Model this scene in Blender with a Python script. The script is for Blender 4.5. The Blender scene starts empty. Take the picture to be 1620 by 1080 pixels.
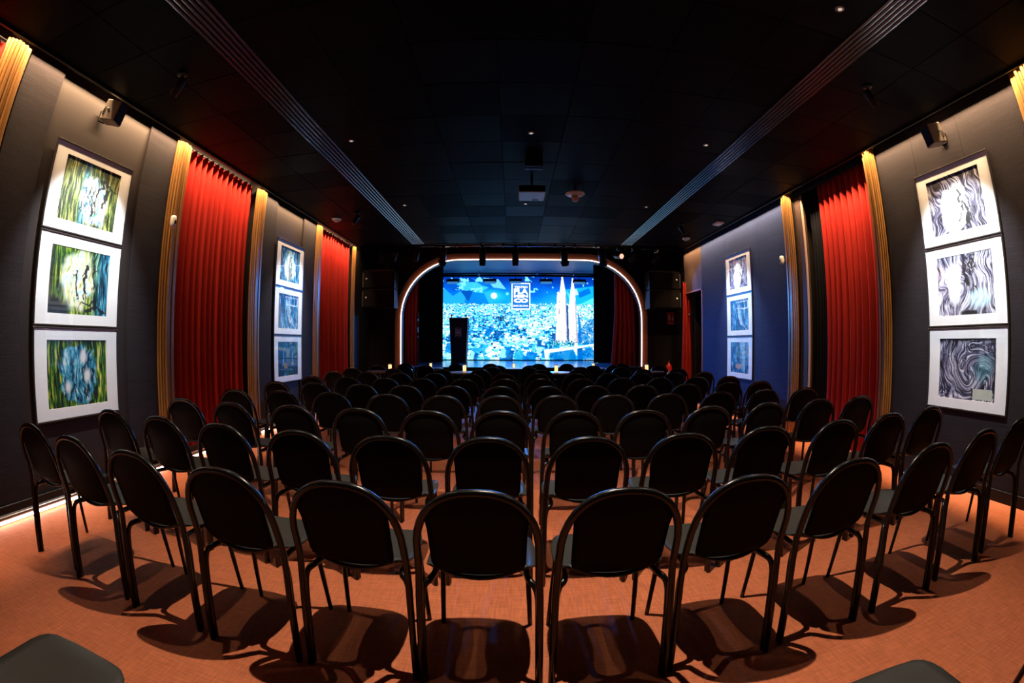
import bpy, bmesh, math, random
import numpy as np
from mathutils import Vector, Matrix
random.seed(7)
PI = math.pi
sc = bpy.context.scene
C = sc.collection

# ---------------------------------------------------------------- camera
cam = bpy.data.cameras.new('camera'); camo = bpy.data.objects.new('camera', cam); C.objects.link(camo)
yaw, pitch, roll = -0.001174, 0.003945, 0.002106
cy_, sy_, cp_, sp_, cr_, sr_ = math.cos(yaw), math.sin(yaw), math.cos(pitch), math.sin(pitch), math.cos(roll), math.sin(roll)
f_ = Vector((sy_*cp_, cy_*cp_, sp_)); r_ = Vector((cy_, -sy_, 0)); u_ = r_.cross(f_)
R_ = cr_*r_+sr_*u_; U_ = -sr_*r_+cr_*u_
camo.matrix_world = Matrix(((R_.x, U_.x, -f_.x, 0), (R_.y, U_.y, -f_.y, 0), (R_.z, U_.z, -f_.z, 1.28), (0, 0, 0, 1)))
cam.type = 'PANO'; cam.panorama_type = 'FISHEYE_LENS_POLYNOMIAL'        # equidistant fisheye lens
cam.sensor_width = 36; cam.sensor_height = 24
cam.fisheye_polynomial_k0 = 0; cam.fisheye_polynomial_k1 = -1/(733.885*36/1620)
cam.fisheye_polynomial_k2 = cam.fisheye_polynomial_k3 = cam.fisheye_polynomial_k4 = 0
cam.fisheye_fov = math.radians(200); cam.clip_start = .02
sc.camera = camo

# ---------------------------------------------------------------- world, exposure
w = bpy.data.worlds.new('world'); sc.world = w; w.use_nodes = True
w.node_tree.nodes['Background'].inputs[0].default_value = (.5, .5, .55, 1)
w.node_tree.nodes['Background'].inputs[1].default_value = 0.0
vs = sc.view_settings
vs.view_transform = 'Standard'; vs.look = 'None'; vs.exposure = 0; vs.gamma = 1; vs.use_curve_mapping = False

# room measures
XL, XR = -3.52, 3.93      # side wall faces
ZC = 3.36                 # ceiling
YF = 11.0                 # front wall
YB = -2.6                 # back wall behind the camera
ZS = .71                  # stage floor

# ---------------------------------------------------------------- lights
WARM = (1, .66, .36)
def area(name, loc, rot, sx, sy, power, col, spread=180):
    l = bpy.data.lights.new(name, 'AREA'); l.shape = 'RECTANGLE'; l.size = sx; l.size_y = sy
    l.energy = power; l.color = col; l.spread = math.radians(spread)
    o = bpy.data.objects.new(name, l); o.location = loc; o.rotation_euler = rot; C.objects.link(o); return o
def spot(name, loc, target, power, col, angle, blend=.5, r=.02):
    l = bpy.data.lights.new(name, 'SPOT'); l.energy = power; l.color = col
    l.spot_size = math.radians(angle); l.spot_blend = blend; l.shadow_soft_size = r
    o = bpy.data.objects.new(name, l); o.location = loc
    d = Vector(target)-Vector(loc); o.rotation_euler = d.to_track_quat('-Z', 'Y').to_euler(); C.objects.link(o); return o
# warm strips hidden in the coves above both side walls, tilted towards the wall
for y0, y1, e in ((.5, 4.4, 180), (4.4, 7.2, 110), (7.2, 9.9, 100)):
    area('cove_light_left', (XL+.14, (y0+y1)/2, 3.55), (0, math.radians(40), 0), .03, y1-y0, e, WARM, 124)
for y0, y1, e in ((.5, 4.4, 250), (4.4, 7.2, 140), (7.2, 10.0, 125)):
    area('cove_light_right', (XR-.13, (y0+y1)/2, 3.55), (0, math.radians(-40), 0), .03, y1-y0, e, WARM, 124)
# ceiling downlights (three by three), the middle one of the nearest row strongest
DL = [(-1.66, 1.83), (.19, 1.83), (2.03, 1.83), (-1.66, 4.26), (.18, 4.26), (2.02, 4.26), (-1.63, 6.65), (.19, 6.69), (2.03, 6.65)]
DP = [34, 380, 34, 26, 120, 26, 16, 34, 16]
for (x, y), p in zip(DL, DP):
    spot('downlight_beam', (x, y, 3.33), (x, y, 0), p, (1, .80, .62), 98 if y < 2 or y > 6 else 78, .5, .018)
spot('downlight_beam', (3.45, 9.3, 3.33), (3.93, 9.95, 1.9), 60, WARM, 70, .7, .02)
# picture spots
PS = [(-2.56, 2.52), (2.86, 2.56), (-2.50, 6.93), (2.93, 7.50)]
PT = [(XL, 2.57, 1.88), (XR, 2.62, 1.88), (XL, 6.68, 1.82), (XR, 7.36, 1.82)]
for (x, y), t, p in zip(PS, PT, (330, 370, 190, 200)):
    s = 1 if x < 0 else -1
    spot('picture_beam', (x-s*.09, y, 3.15), t, p, (.93, .97, 1), 62, .7, .02)

# blue stage lights: the flood fixtures above the video wall
for x, tx, ty, tz, e, a in ((-1.94, 4.4, 6.9, .25, 2600, 27), (-.73, 1.5, 12.0, .7, 1300, 90), (1.09, -.5, 12.0, .7, 1300, 90), (2.17, -4.5, 7.6, .5, 800, 30), (.09, .2, 8.6, .6, 260, 40)):
    spot('flood_beam', (x, 14.85, 3.22), (tx, ty, tz), e, (.03, .26, 1), a, .8, .05)

# ---------------------------------------------------------------- materials
def nodes(name):
    m = bpy.data.materials.new(name); m.use_nodes = True
    return m, m.node_tree, m.node_tree.nodes['Principled BSDF']
def mat(name, col, rough=.5, metal=0, spec=.5, noise=0, nscale=(8, 8, 8), bump=0, bscale=(60, 60, 60), emit=None, es=1, sheen=0):
    m, nt, b = nodes(name)
    b.inputs['Roughness'].default_value = rough; b.inputs['Metallic'].default_value = metal
    b.inputs['Specular IOR Level'].default_value = spec
    b.inputs['Base Color'].default_value = (*col, 1)
    if sheen: b.inputs['Sheen Weight'].default_value = sheen; b.inputs['Sheen Tint'].default_value = (*[min(1, c*2) for c in col], 1)
    tc = nt.nodes.new('ShaderNodeTexCoord')
    def nz(scale, detail=4):
        mp = nt.nodes.new('ShaderNodeMapping'); mp.inputs['Scale'].default_value = scale
        nt.links.new(tc.outputs['Object'], mp.inputs[0])
        n = nt.nodes.new('ShaderNodeTexNoise'); n.inputs['Scale'].default_value = 1; n.inputs['Detail'].default_value = detail
        nt.links.new(mp.outputs[0], n.inputs['Vector']); return n
    if noise:
        n = nz(nscale); r = nt.nodes.new('ShaderNodeValToRGB')
        r.color_ramp.elements[0].position = .3; r.color_ramp.elements[1].position = .7
        r.color_ramp.elements[0].color = (*[c*(1-noise) for c in col], 1)
        r.color_ramp.elements[1].color = (*[min(1, c*(1+noise)) for c in col], 1)
        nt.links.new(n.outputs['Fac'], r.inputs[0]); nt.links.new(r.outputs[0], b.inputs['Base Color'])
    if bump:
        n = nz(bscale, 2); bp = nt.nodes.new('ShaderNodeBump'); bp.inputs['Strength'].default_value = bump; bp.inputs['Distance'].default_value = .004
        nt.links.new(n.outputs['Fac'], bp.inputs['Height']); nt.links.new(bp.outputs[0], b.inputs['Normal'])
    if emit:
        b.inputs['Emission Color'].default_value = (*emit, 1); b.inputs['Emission Strength'].default_value = es
    return m
def vcol_mat(name, emission=0, rough=.6):
    m, nt, b = nodes(name)
    a = nt.nodes.new('ShaderNodeAttribute'); a.attribute_name = 'paint'
    nt.links.new(a.outputs['Color'], b.inputs['Base Color']); b.inputs['Roughness'].default_value = rough
    if emission:
        nt.links.new(a.outputs['Color'], b.inputs['Emission Color']); b.inputs['Emission Strength'].default_value = emission
        b.inputs['Base Color'].default_value = (0, 0, 0, 1)
        for l in list(b.inputs['Base Color'].links): nt.links.remove(l)
    return m
def glass_mat(name, tint=(1, 1, 1), gloss=.06, rough=.02):
    m = bpy.data.materials.new(name); m.use_nodes = True; nt = m.node_tree; nt.nodes.clear()
    o = nt.nodes.new('ShaderNodeOutputMaterial'); mx = nt.nodes.new('ShaderNodeMixShader')
    t = nt.nodes.new('ShaderNodeBsdfTransparent'); t.inputs[0].default_value = (*tint, 1)
    g = nt.nodes.new('ShaderNodeBsdfGlossy'); g.inputs['Roughness'].default_value = rough
    mx.inputs[0].default_value = gloss
    nt.links.new(t.outputs[0], mx.inputs[1]); nt.links.new(g.outputs[0], mx.inputs[2]); nt.links.new(mx.outputs[0], o.inputs[0]); return m

M = {}
M['floor'] = mat('orange_woven_vinyl', (.56, .165, .072), .6, spec=.25, noise=.16, nscale=(9, 95, 1), bump=.5, bscale=(150, 420, 1))
def floor_weave(m):
    nt = m.node_tree; b = nt.nodes['Principled BSDF']
    lk = b.inputs['Base Color'].links[0]; src = lk.from_socket
    tc = nt.nodes.new('ShaderNodeTexCoord'); mp = nt.nodes.new('ShaderNodeMapping'); mp.inputs['Scale'].default_value = (95, 9, 1)
    n = nt.nodes.new('ShaderNodeTexNoise'); n.inputs['Scale'].default_value = 1; n.inputs['Detail'].default_value = 4
    r = nt.nodes.new('ShaderNodeMapRange'); r.inputs['From Min'].default_value = .3; r.inputs['From Max'].default_value = .7
    r.inputs['To Min'].default_value = .84; r.inputs['To Max'].default_value = 1.16
    mx = nt.nodes.new('ShaderNodeMix'); mx.data_type = 'RGBA'; mx.blend_type = 'MULTIPLY'; mx.inputs[0].default_value = 1
    nt.links.new(tc.outputs['Object'], mp.inputs[0]); nt.links.new(mp.outputs[0], n.inputs['Vector']); nt.links.new(n.outputs['Fac'], r.inputs[0])
    nt.links.new(src, mx.inputs[6]); nt.links.new(r.outputs[0], mx.inputs[7]); nt.links.new(mx.outputs[2], b.inputs['Base Color'])
floor_weave(M['floor'])
M['fabric'] = mat('navy_wall_fabric', (.021, .017, .019), .85, spec=.08, noise=.22, nscale=(3, 3, 150), bump=.5, bscale=(60, 60, 420))
M['fabric_stage_lit'] = mat('stage_lit_wall_fabric', (.018, .029, .082), .85, spec=.08, noise=.22, nscale=(3, 3, 150), bump=.5, bscale=(60, 60, 420))  # same wall fabric with the stage's blue light put into its colour
M['smooth'] = mat('smooth_grey_panel', (.025, .019, .018), .5, spec=.12, noise=.06, nscale=(1, 1, 1))
M['brown'] = mat('brown_painted_wall', (.06, .036, .028), .5, spec=.15, noise=.06, nscale=(1, 1, 1))
M['black'] = mat('black_paint', (.008, .007, .008), .6, spec=.1, noise=.1, nscale=(3, 3, 3))
M['blackwall'] = mat('black_wall_paint', (.010, .007, .007), .7, spec=.1, noise=.1, nscale=(2, 2, 2))
M['tiles'] = [mat('black_ceiling_tile_%s' % n, (c, c*1.05, c*1.5), r, noise=.15, nscale=(6, 60, 6), spec=.03)
              for n, c, r in (('a', .0032, .50), ('b', .0045, .55), ('c', .0026, .60))]
M['gold'] = mat('gold_wood_moulding', (.27, .125, .033), .33, metal=.2, noise=.35, nscale=(40, 40, 1.2), bump=.3, bscale=(120, 120, 3))
M['velvet'] = mat('red_velvet', (.28, .017, .012), .8, spec=.05, noise=.12, nscale=(20, 20, 1.5), sheen=.12)
M['blackcloth'] = mat('black_drape_cloth', (.007, .007, .009), .9, spec=.05, noise=.1, nscale=(20, 20, 1))
M['plastic'] = mat('charcoal_chair_plastic', (.0045, .0047, .0045), .27, spec=.38, bump=.08, bscale=(300, 300, 300))
M['shell'] = mat('matte_black_shell', (.0050, .0050, .0048), .55, spec=.06, bump=.08, bscale=(300, 300, 300))
M['seat'] = mat('top_lit_seat_plastic', (.037, .039, .036), .42, spec=.25, bump=.08, bscale=(300, 300, 300))  # black chair plastic paled, overhead light on the seats put into the colour
M['metalblack'] = mat('black_metal', (.006, .006, .007), .38, spec=.22)
M['chrome'] = mat('chrome', (.6, .6, .62), .2, metal=1)
M['alu'] = mat('brushed_aluminium', (.24, .23, .235), .38, metal=.9, noise=.1, nscale=(60, 1, 60))
M['alud'] = mat('dark_slat_aluminium', (.18, .165, .175), .26, metal=1)
M['white'] = mat('white_mat_board', (.80, .80, .80), .7)
M['whiteplastic'] = mat('white_plastic', (.75, .72, .68), .4)
M['frame'] = mat('black_picture_frame', (.02, .016, .016), .35)
M['copper'] = mat('copper_wood_arch', (.25, .072, .030), .45, noise=.1, nscale=(4, 4, 4))
M['led'] = mat('led_strip_glow', (.9, .8, .75), .5, emit=(1, .82, .74), es=4.5)
M['ledfloor'] = mat('floor_led_glow', (.9, .8, .75), .5, emit=(1, .86, .78), es=17)
M['stagefloor'] = mat('stage_floor', (.07, .13, .22), .17, spec=.8, noise=.1, nscale=(3, 1, 1))
M['stageceil'] = mat('stage_ceiling', (.12, .24, .42), .5)
M['tabletop'] = mat('brown_table_top', (.16, .075, .04), .35, noise=.25, nscale=(8, 60, 8))
M['tablewhite'] = mat('pale_table_top', (.32, .30, .30), .3)
M['glass'] = glass_mat('picture_glass', gloss=.05)
M['jar'] = glass_mat('candle_glass', (.95, .9, .85), .10, .15)
M['wax'] = mat('glowing_wax', (.8, .6, .4), .6, emit=(1, .62, .26), es=2.2)
M['red'] = mat('red_enamel', (.55, .02, .02), .3)
M['signred'] = mat('red_sign', (.45, .015, .02), .5)
M['signtxt'] = mat('pale_sign_print', (.75, .60, .55), .5)
M['logotxt'] = mat('dim_logo_print', (.55, .32, .30), .5)
M['bluelens'] = mat('blue_lens', (.1, .4, .8), .3, emit=(.05, .35, .9), es=1.0)
M['warmlens'] = mat('warm_lens', (.9, .4, .3), .3, emit=(1, .35, .25), es=2.0)
M['screen'] = vcol_mat('video_wall', 1.55, .4)
M['screentxt'] = mat('video_wall_white', (.0, .0, .0), .4, emit=(1, 1, 1), es=1.7)
M['paint'] = vcol_mat('painting', 0, .55)
M['lenswhite'] = mat('downlight_lens', (.8, .8, .8), .3, emit=(1, .85, .7), es=.5)
M['bounce'] = mat('flood_face', (.2, .3, .4), .3, emit=(.05, .26, .62), es=.8)

# ---------------------------------------------------------------- mesh helpers
def link(name, me, parent=None, label=None, cat=None, group=None, kind=None):
    o = bpy.data.objects.new(name, me); C.objects.link(o)
    if parent: o.parent = parent
    for k, v in (('label', label), ('category', cat), ('group', group), ('kind', kind)):
        if v: o[k] = v
    return o
def thing(name, label, cat, loc=(0, 0, 0), rz=0, group=None):
    o = link(name, None, None, label, cat, group); o.location = loc; o.rotation_euler = (0, 0, rz); o.empty_display_size = .1
    return o
class MB:
    def __init__(s): s.v = []; s.f = []; s.sm = []
    def box(s, x0, x1, y0, y1, z0, z1, mtx=None):
        b = len(s.v); P = [(x, y, z) for z in (z0, z1) for y in (y0, y1) for x in (x0, x1)]
        if mtx: P = [tuple(mtx @ Vector(p)) for p in P]
        s.v += P
        for q in ((0, 2, 3, 1), (4, 5, 7, 6), (0, 1, 5, 4), (2, 6, 7, 3), (0, 4, 6, 2), (1, 3, 7, 5)):
            s.f.append([b+i for i in q]); s.sm.append(False)
        return s
    def bbox(s, x0, x1, y0, y1, z0, z1, r=.004, mtx=None):      # box with chamfered edges
        bm = bmesh.new(); bmesh.ops.create_cube(bm, size=1)
        for v in bm.verts: v.co = Vector(((x0+x1)/2+v.co.x*(x1-x0), (y0+y1)/2+v.co.y*(y1-y0), (z0+z1)/2+v.co.z*(z1-z0)))
        bmesh.ops.bevel(bm, geom=list(bm.edges), offset=r, segments=1, affect='EDGES')
        b = len(s.v); bm.verts.index_update()
        s.v += [tuple(mtx @ v.co) if mtx else tuple(v.co) for v in bm.verts]
        for f in bm.faces: s.f.append([b+v.index for v in f.verts]); s.sm.append(False)
        bm.free(); return s
    def tube(s, pts, r, n=8, caps=True, up=None):
        pts = [Vector(p) for p in pts]; N = len(pts); b = len(s.v)
        rr = r if isinstance(r, (list, tuple)) else [r]*N
        t0 = (pts[1]-pts[0]).normalized()
        a = t0.orthogonal().normalized() if up is None else (Vector(up)-t0*Vector(up).dot(t0)).normalized()
        for i, p in enumerate(pts):
            t = ((pts[min(i+1, N-1)]-p).normalized()+(p-pts[max(i-1, 0)]).normalized())
            t = t.normalized() if t.length > 1e-6 else t0
            a = (a-t*a.dot(t)).normalized(); c = t.cross(a)
            for k in range(n):
                th = 2*PI*k/n; s.v.append(tuple(p+(a*math.cos(th)+c*math.sin(th))*rr[i]))
        for i in range(N-1):
            for k in range(n):
                s.f.append([b+i*n+k, b+i*n+(k+1) % n, b+(i+1)*n+(k+1) % n, b+(i+1)*n+k]); s.sm.append(True)
        if caps:
            s.f.append([b+k for k in range(n)][::-1]); s.f.append([b+(N-1)*n+k for k in range(n)]); s.sm += [False, False]
        return s
    def lathe(s, prof, n=24, c=(0, 0, 0), mtx=None):            # profile of (radius, z)
        b = len(s.v)
        for r, z in prof:
            for k in range(n):
                th = 2*PI*k/n; p = Vector((r*math.cos(th), r*math.sin(th), z))
                if mtx: p = mtx @ p
                s.v.append((p.x+c[0], p.y+c[1], p.z+c[2]))
        for i in range(len(prof)-1):
            for k in range(n):
                s.f.append([b+i*n+k, b+i*n+(k+1) % n, b+(i+1)*n+(k+1) % n, b+(i+1)*n+k]); s.sm.append(True)
        s.f.append([b+k for k in range(n)][::-1]); s.f.append([b+(len(prof)-1)*n+k for k in range(n)]); s.sm += [False, False]
        return s
    def grid(s, rows, smooth=True, close=False):
        b = len(s.v); w = len(rows[0])
        for r in rows: s.v += [tuple(p) for p in r]
        for i in range(len(rows)-1):
            for k in range(w-1):
                s.f.append([b+i*w+k, b+i*w+k+1, b+(i+1)*w+k+1, b+(i+1)*w+k]); s.sm.append(smooth)
        return s
    def prism(s, poly, z0, z1, axis='z'):                        # convex or simple polygon extruded
        b = len(s.v); n = len(poly)
        for z in (z0, z1):
            for (p, q) in poly: s.v.append({'z': (p, q, z), 'y': (p, z, q), 'x': (z, p, q)}[axis])
        s.f.append([b+k for k in range(n)][::-1]); s.f.append([b+n+k for k in range(n)]); s.sm += [False, False]
        for k in range(n): s.f.append([b+k, b+(k+1) % n, b+n+(k+1) % n, b+n+k]); s.sm.append(False)
        return s
    def mesh(s, name, m, solid=0):
        me = bpy.data.meshes.new(name); me.from_pydata(s.v, [], s.f)
        me.polygons.foreach_set('use_smooth', s.sm)
        bm = bmesh.new(); bm.from_mesh(me)
        if solid:
            bmesh.ops.solidify(bm, geom=list(bm.faces), thickness=solid)
        bmesh.ops.recalc_face_normals(bm, faces=list(bm.faces)); bm.to_mesh(me); bm.free()
        me.materials.append(m); me.update(); return me
    def build(s, name, m, parent=None, solid=0, **k):
        return link(name, s.mesh(name, m, solid), parent, **k)
def smooth_path(P, n=6):                                          # Catmull-Rom
    P = [Vector(p) for p in P]; Q = [P[0]*2-P[1]]+P+[P[-1]*2-P[-2]]; out = []
    for i in range(1, len(Q)-2):
        a, b, c, d = Q[i-1:i+3]
        for k in range(n):
            t = k/n; out.append(.5*((2*b)+(c-a)*t+(2*a-5*b+4*c-d)*t*t+(3*b-3*c+d-a)*t**3))
    out.append(P[-1]); return out
def text_mesh(txt, size, mtx, m, name, parent, ext=.002, offset=0, sx=1, label=None):
    cu = bpy.data.curves.new('lettering', 'FONT'); cu.body = txt; cu.size = size; cu.extrude = ext; cu.offset = offset
    cu.align_x = 'CENTER'; cu.align_y = 'CENTER'; cu.resolution_u = 3
    o = bpy.data.objects.new('lettering', cu); C.objects.link(o)
    me = bpy.data.meshes.new_from_object(o); bpy.data.objects.remove(o); bpy.data.curves.remove(cu)
    me.transform(mtx @ Matrix.Diagonal((sx, 1, 1, 1))); me.materials.clear(); me.materials.append(m)
    return link(name, me, parent, label=label)
FACE_CAM = Matrix.Rotation(PI/2, 4, 'X')                          # text plane facing -Y

ORD = ['first', 'second', 'third', 'fourth', 'fifth', 'sixth', 'seventh', 'eighth', 'ninth', 'tenth', 'eleventh', 'twelfth', 'thirteenth']

# ================================================================ SETTING
MB().box(-4.2, 4.6, YB, 11.0, -.12, 0).build('floor', M['floor'], kind='structure')

# --- left wall: smooth slab, fabric strips proud of it, deep niches behind the curtains
wl = MB()
for y0, y1, x in ((YB, 3.72, XL-.02), (3.72, 5.62, XL-.22), (5.62, 7.72, XL-.02), (7.72, 9.75, XL-.22), (9.75, YF, XL-.02)):
    wl.box(-4.0, x, y0, y1, 0.0, 3.62)
wl = wl.build('wall_left', M['smooth'], kind='structure')
for y0, y1 in ((YB, -.5), (1.55, 1.965), (3.21, 3.66), (5.75, 6.142), (7.115, 7.64)):
    MB().bbox(XL-.025, XL, y0, y1, .14, 3.6, .003).build('fabric_panel', M['fabric'], wl)
MB().bbox(XL-.03, XL-.004, 9.9, 10.98, .14, 3.6, .003).build('end_panel', M['blackwall'], wl)
# --- right wall
wr = MB()
for y0, y1, x in ((YB, 3.75, XR+.02), (3.75, 5.50, XR+.30), (5.50, 9.03, XR+.02)):
    wr.box(x, 4.5, y0, y1, 0.0, 3.62)
wr.box(XR+.02, 4.5, 9.03, 10.05, 2.40, 3.62)
wr.box(4.2, 4.5, 10.05, YF, 0, 3.62)
wr = wr.build('wall_right', M['smooth'], kind='structure')
for y0, y1 in ((YB, .3), (.3, 1.28), (1.66, 2.42), (2.42, 3.08), (3.08, 3.66)):
    MB().bbox(XR, XR+.025, y0, y1, .10, 3.6, .002).build('fabric_panel', M['fabric'], wr)
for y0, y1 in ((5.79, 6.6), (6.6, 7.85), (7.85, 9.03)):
    MB().bbox(XR, XR+.025, y0, y1, .10, 3.6, .002).build('fabric_panel', M['fabric_stage_lit'], wr)
MB().bbox(XR, XR+.025, 9.035, 10.05, 2.42, 3.6, .002).build('brown_panel', M['brown'], wr)
MB().box(XR, XR+.03, 3.75, 5.50, 3.32, 3.6).build('shade_board', M['black'], wr)  # board added to keep the cove light off the curtain top
# doorway in the right wall
d = MB().box(4.45, 4.55, 9.03, 10.05, 0, 2.42).build('door_1', M['black'], kind='structure')
MB().box(XR-.012, XR+.012, 9.035, 9.065, 0, 2.43).box(XR-.012, XR+.012, 9.035, 10.02, 2.40, 2.43).build('door_frame', M['copper'], d)
MB().box(4.40, 4.45, 9.4, 9.9, .98, 1.02).build('push_bar', M['metalblack'], d)
# back wall
MB().box(-4.2, 4.6, YB-.15, YB, 0, 3.9).build('wall_back', M['blackwall'], kind='structure')
# --- baseboards
bl = MB().bbox(XL-.02, XL+.012, 1.3, 9.9, .075, .14, .004).build('baseboard_left', M['metalblack'], kind='structure')
MB().tube([(XL+.030, YB+.1, .062), (XL+.030, 9.85, .062)], .016, 8).build('metal_channel', M['alu'], bl)
MB().box(XL+.004, XL+.020, YB+.1, 9.85, .018, .034).build('light_strip', M['ledfloor'], bl)
for y0, y1 in ((YB, 3.72), (5.79, 9.03)):
    MB().bbox(XR-.014, XR+.02, y0, y1, .0, .10, .003).build('baseboard_right', M['metalblack'], kind='structure')

# --- ceiling: dark grid slab with single tiles
CX0, CX1 = -3.33, 3.77; YE = 9.45
cl = MB().box(CX0, CX1, YB, YE, ZC+.014, 3.62)
cl.box(-4.0, 4.5, YB, YE, 3.62, 3.72)                 # closes the coves
cl.box(-4.0, 4.5, YE, YF+.1, 3.9, 4.0).box(-4.0, 4.5, YE-.02, YE+.02, 3.6, 3.95)
cl.box(-4.1, -3.98, YE, YF, 3.6, 3.95).box(4.2, 4.5, YE, YF, 3.6, 3.95)
cl.box(CX0-.02, CX0, YE, 10.0, ZC, 3.8).box(CX1, CX1+.02, YE, 10.08, ZC, 3.8)
cl = cl.build('ceiling', M['black'], kind='structure')
VL = (-2.12, -1.845); VR = (2.27, 2.515)
xs_c = [VL[1]]+[-1.344+.6145*k for k in range(6)]+[VR[0]]
xs_l = [CX0, -2.645, VL[0]]; xs_r = [VR[1], 3.03, CX1]
ys = [2.122+.587*k for k in range(-4, 13)]; ys = [y for y in ys if y < YE-.1]+[YE]
tile_mesh = {}
for xs in (xs_l, xs_c, xs_r):
    for i in range(len(xs)-1):
        for j in range(len(ys)-1):
            w_, h_ = round(xs[i+1]-xs[i]-.006, 4), round(ys[j+1]-ys[j]-.006, 4)
            k = random.choice((0, 0, 1, 2)); key = (w_, h_, k)
            if key not in tile_mesh:
                tile_mesh[key] = MB().bbox(-w_/2, w_/2, -h_/2, h_/2, 0, .014, .0025).mesh('ceiling_tile', M['tiles'][k])
            t = link('ceiling_tile', tile_mesh[key], cl)
            t.location = ((xs[i]+xs[i+1])/2, (ys[j]+ys[j+1])/2, ZC+random.uniform(-.001, .002))
            t.rotation_euler = (random.uniform(-.0022, .0022), random.uniform(-.0022, .0022), 0)
# ceiling edge trims that shine blue from the stage
MB().bbox(CX0-.006, CX0+.018, YB, YE, ZC-.022, ZC+.004, .003).build('trim_1', M['metalblack'], kind='structure')
MB().bbox(CX1-.018, CX1+.006, YB, YE, ZC-.022, ZC+.004, .003).build('trim_2', M['metalblack'], kind='structure')
# dark rails added along the wall tops to shade the cove light
MB().bbox(XL, XL+.062, .2, 9.98, 3.445, 3.475, .004).build('shade_rail_left', M['black'], kind='structure')
MB().bbox(XR-.058, XR, .2, 10.04, 3.405, 3.44, .004).build('shade_rail_right', M['black'], kind='structure')
# --- linear air vents
for (x0, x1), lb in ((VL, 'long slatted metal air vent in the ceiling left of the projector'), (VR, 'long slatted metal air vent in the ceiling right of the projector')):
    t = thing('ceiling_vent', lb, 'vent', ((x0+x1)/2, 4.6, ZC), 0, 'linear ceiling vents')
    h = (x1-x0)/2
    MB().box(-h, h, -4.6, YE-4.6, .006, .02).build('backing', M['black'], t)
    n = 6
    for k in range(n):
        c = -h+(k+.5)*2*h/n
        wd = .013
        MB().prism([(c-wd, -.004), (c-wd*.4, -.014), (c+wd*.4, -.014), (c+wd, -.004), (c+wd, .006), (c-wd, .006)], -4.55, YE-4.6-.02, 'y').build('slat', M['alud'], t)

# --- front wall with the arched opening
AX, AHW, ATOP, AR = .22, 2.907, 3.28, 1.40
def arch_path(off, n=14, z0=0.0):
    hw, top, r = AHW+off, ATOP+off, AR+off
    P = [(AX-hw, z0), (AX-hw, top-r)]
    P += [(AX-hw+r-r*math.cos(PI/2*k/n), top-r+r*math.sin(PI/2*k/n)) for k in range(1, n+1)]
    P += [(AX+hw-r+r*math.sin(PI/2*k/n), top-r+r*math.cos(PI/2*k/n)) for k in range(0, n+1)]
    P += [(AX+hw, z0)]
    return P
def arch_ring(o0, o1, y0, y1, z0=0.0):
    a, b = arch_path(o0, 14, z0), arch_path(o1, 14, z0); m = MB()
    n = len(a)
    for (p, q) in ((a, y0), (b, y0), (b, y1), (a, y1)): m.v += [(x, q, z) for x, z in p]
    for k in range(n-1):
        for (i, j) in ((0, 1), (1, 2), (2, 3), (3, 0)):
            m.f.append([i*n+k, i*n+k+1, j*n+k+1, j*n+k]); m.sm.append(False)
    for k in (0, n-1): m.f.append([k, n+k, 2*n+k, 3*n+k]); m.sm.append(False)
    return m
# wall built as strips around the arch
fw = MB(); P = arch_path(.14); n = len(P)
for (x, z) in P: fw.v += [(x, YF, z), (x, YF+.12, z)]
outer = []
for (x, z) in P:
    if z < ATOP-AR+.01: o = (-4.2 if x < AX else 4.6, z)
    else: o = (x, 3.95)
    outer.append(o)
cl_i = 1; cr_i = n-2
b0 = len(fw.v)
for (x, z) in outer: fw.v += [(x, YF, z), (x, YF+.12, z)]
for k in range(n-1):
    if k in (1, n-3):                                   # corner piece
        cz = 3.95; cx = -4.2 if k == 1 else 4.6
        b = len(fw.v); fw.v += [(cx, YF, cz), (cx, YF+.12, cz)]
        q = [2*k, 2*k+2, b0+2*k+2, b, b0+2*k]
        fw.f.append(q); fw.sm.append(False)
    else:
        fw.f.append([2*k, 2*k+2, b0+2*k+2, b0+2*k]); fw.sm.append(False)
    fw.f.append([2*k, 2*k+1, 2*k+3, 2*k+2]); fw.sm.append(False)
fw = fw.build('wall_front', M['blackwall'], kind='structure')
for s, x0, x1 in (('left', XL, -2.95), ('right', 3.44, 4.19)):
    MB().bbox(x0, x1, YF-.015, YF, .02, 3.6, .003).build('side_panel', M['blackwall'], fw)
ar = arch_ring(.006, .155, YF-.05, YF+.22).build('arch_frame', M['copper'], label='copper brown arched frame around the stage opening', cat='stage arch')
arch_ring(-.008, .007, YF-.080, YF-.045, ZS+.02).build('light_strip', M['led'], ar, label='glowing white light strip')

# --- stage
st = MB().box(-3.4, 3.9, YF+.02, 16.3, .0, ZS).build('floor_stage', M['stagefloor'], kind='structure')
MB().bbox(-2.68, 3.12, YF-.1, YF+.02, 0, ZS-.002, .004).build('stage_front', M['black'], st)
MB().box(-3.5, -3.4, YF+.12, 16.3, 0, 3.7).build('wall_stage_left', M['black'], kind='structure')
MB().box(3.9, 4.0, YF+.12, 16.3, 0, 3.7).build('wall_stage_right', M['black'], kind='structure')
MB().box(-3.5, 4.0, 16.2, 16.3, 0, 3.7).build('wall_stage_back', M['black'], kind='structure')
MB().box(-3.5, 4.0, YF+.12, 16.3, 3.62, 3.72).build('ceiling_stage', M['stageceil'], kind='structure')
MB().box(-3.3, 3.8, 15.30, 15.36, 3.50, 3.62).build('trim_3', M['black'], kind='structure')

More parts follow.
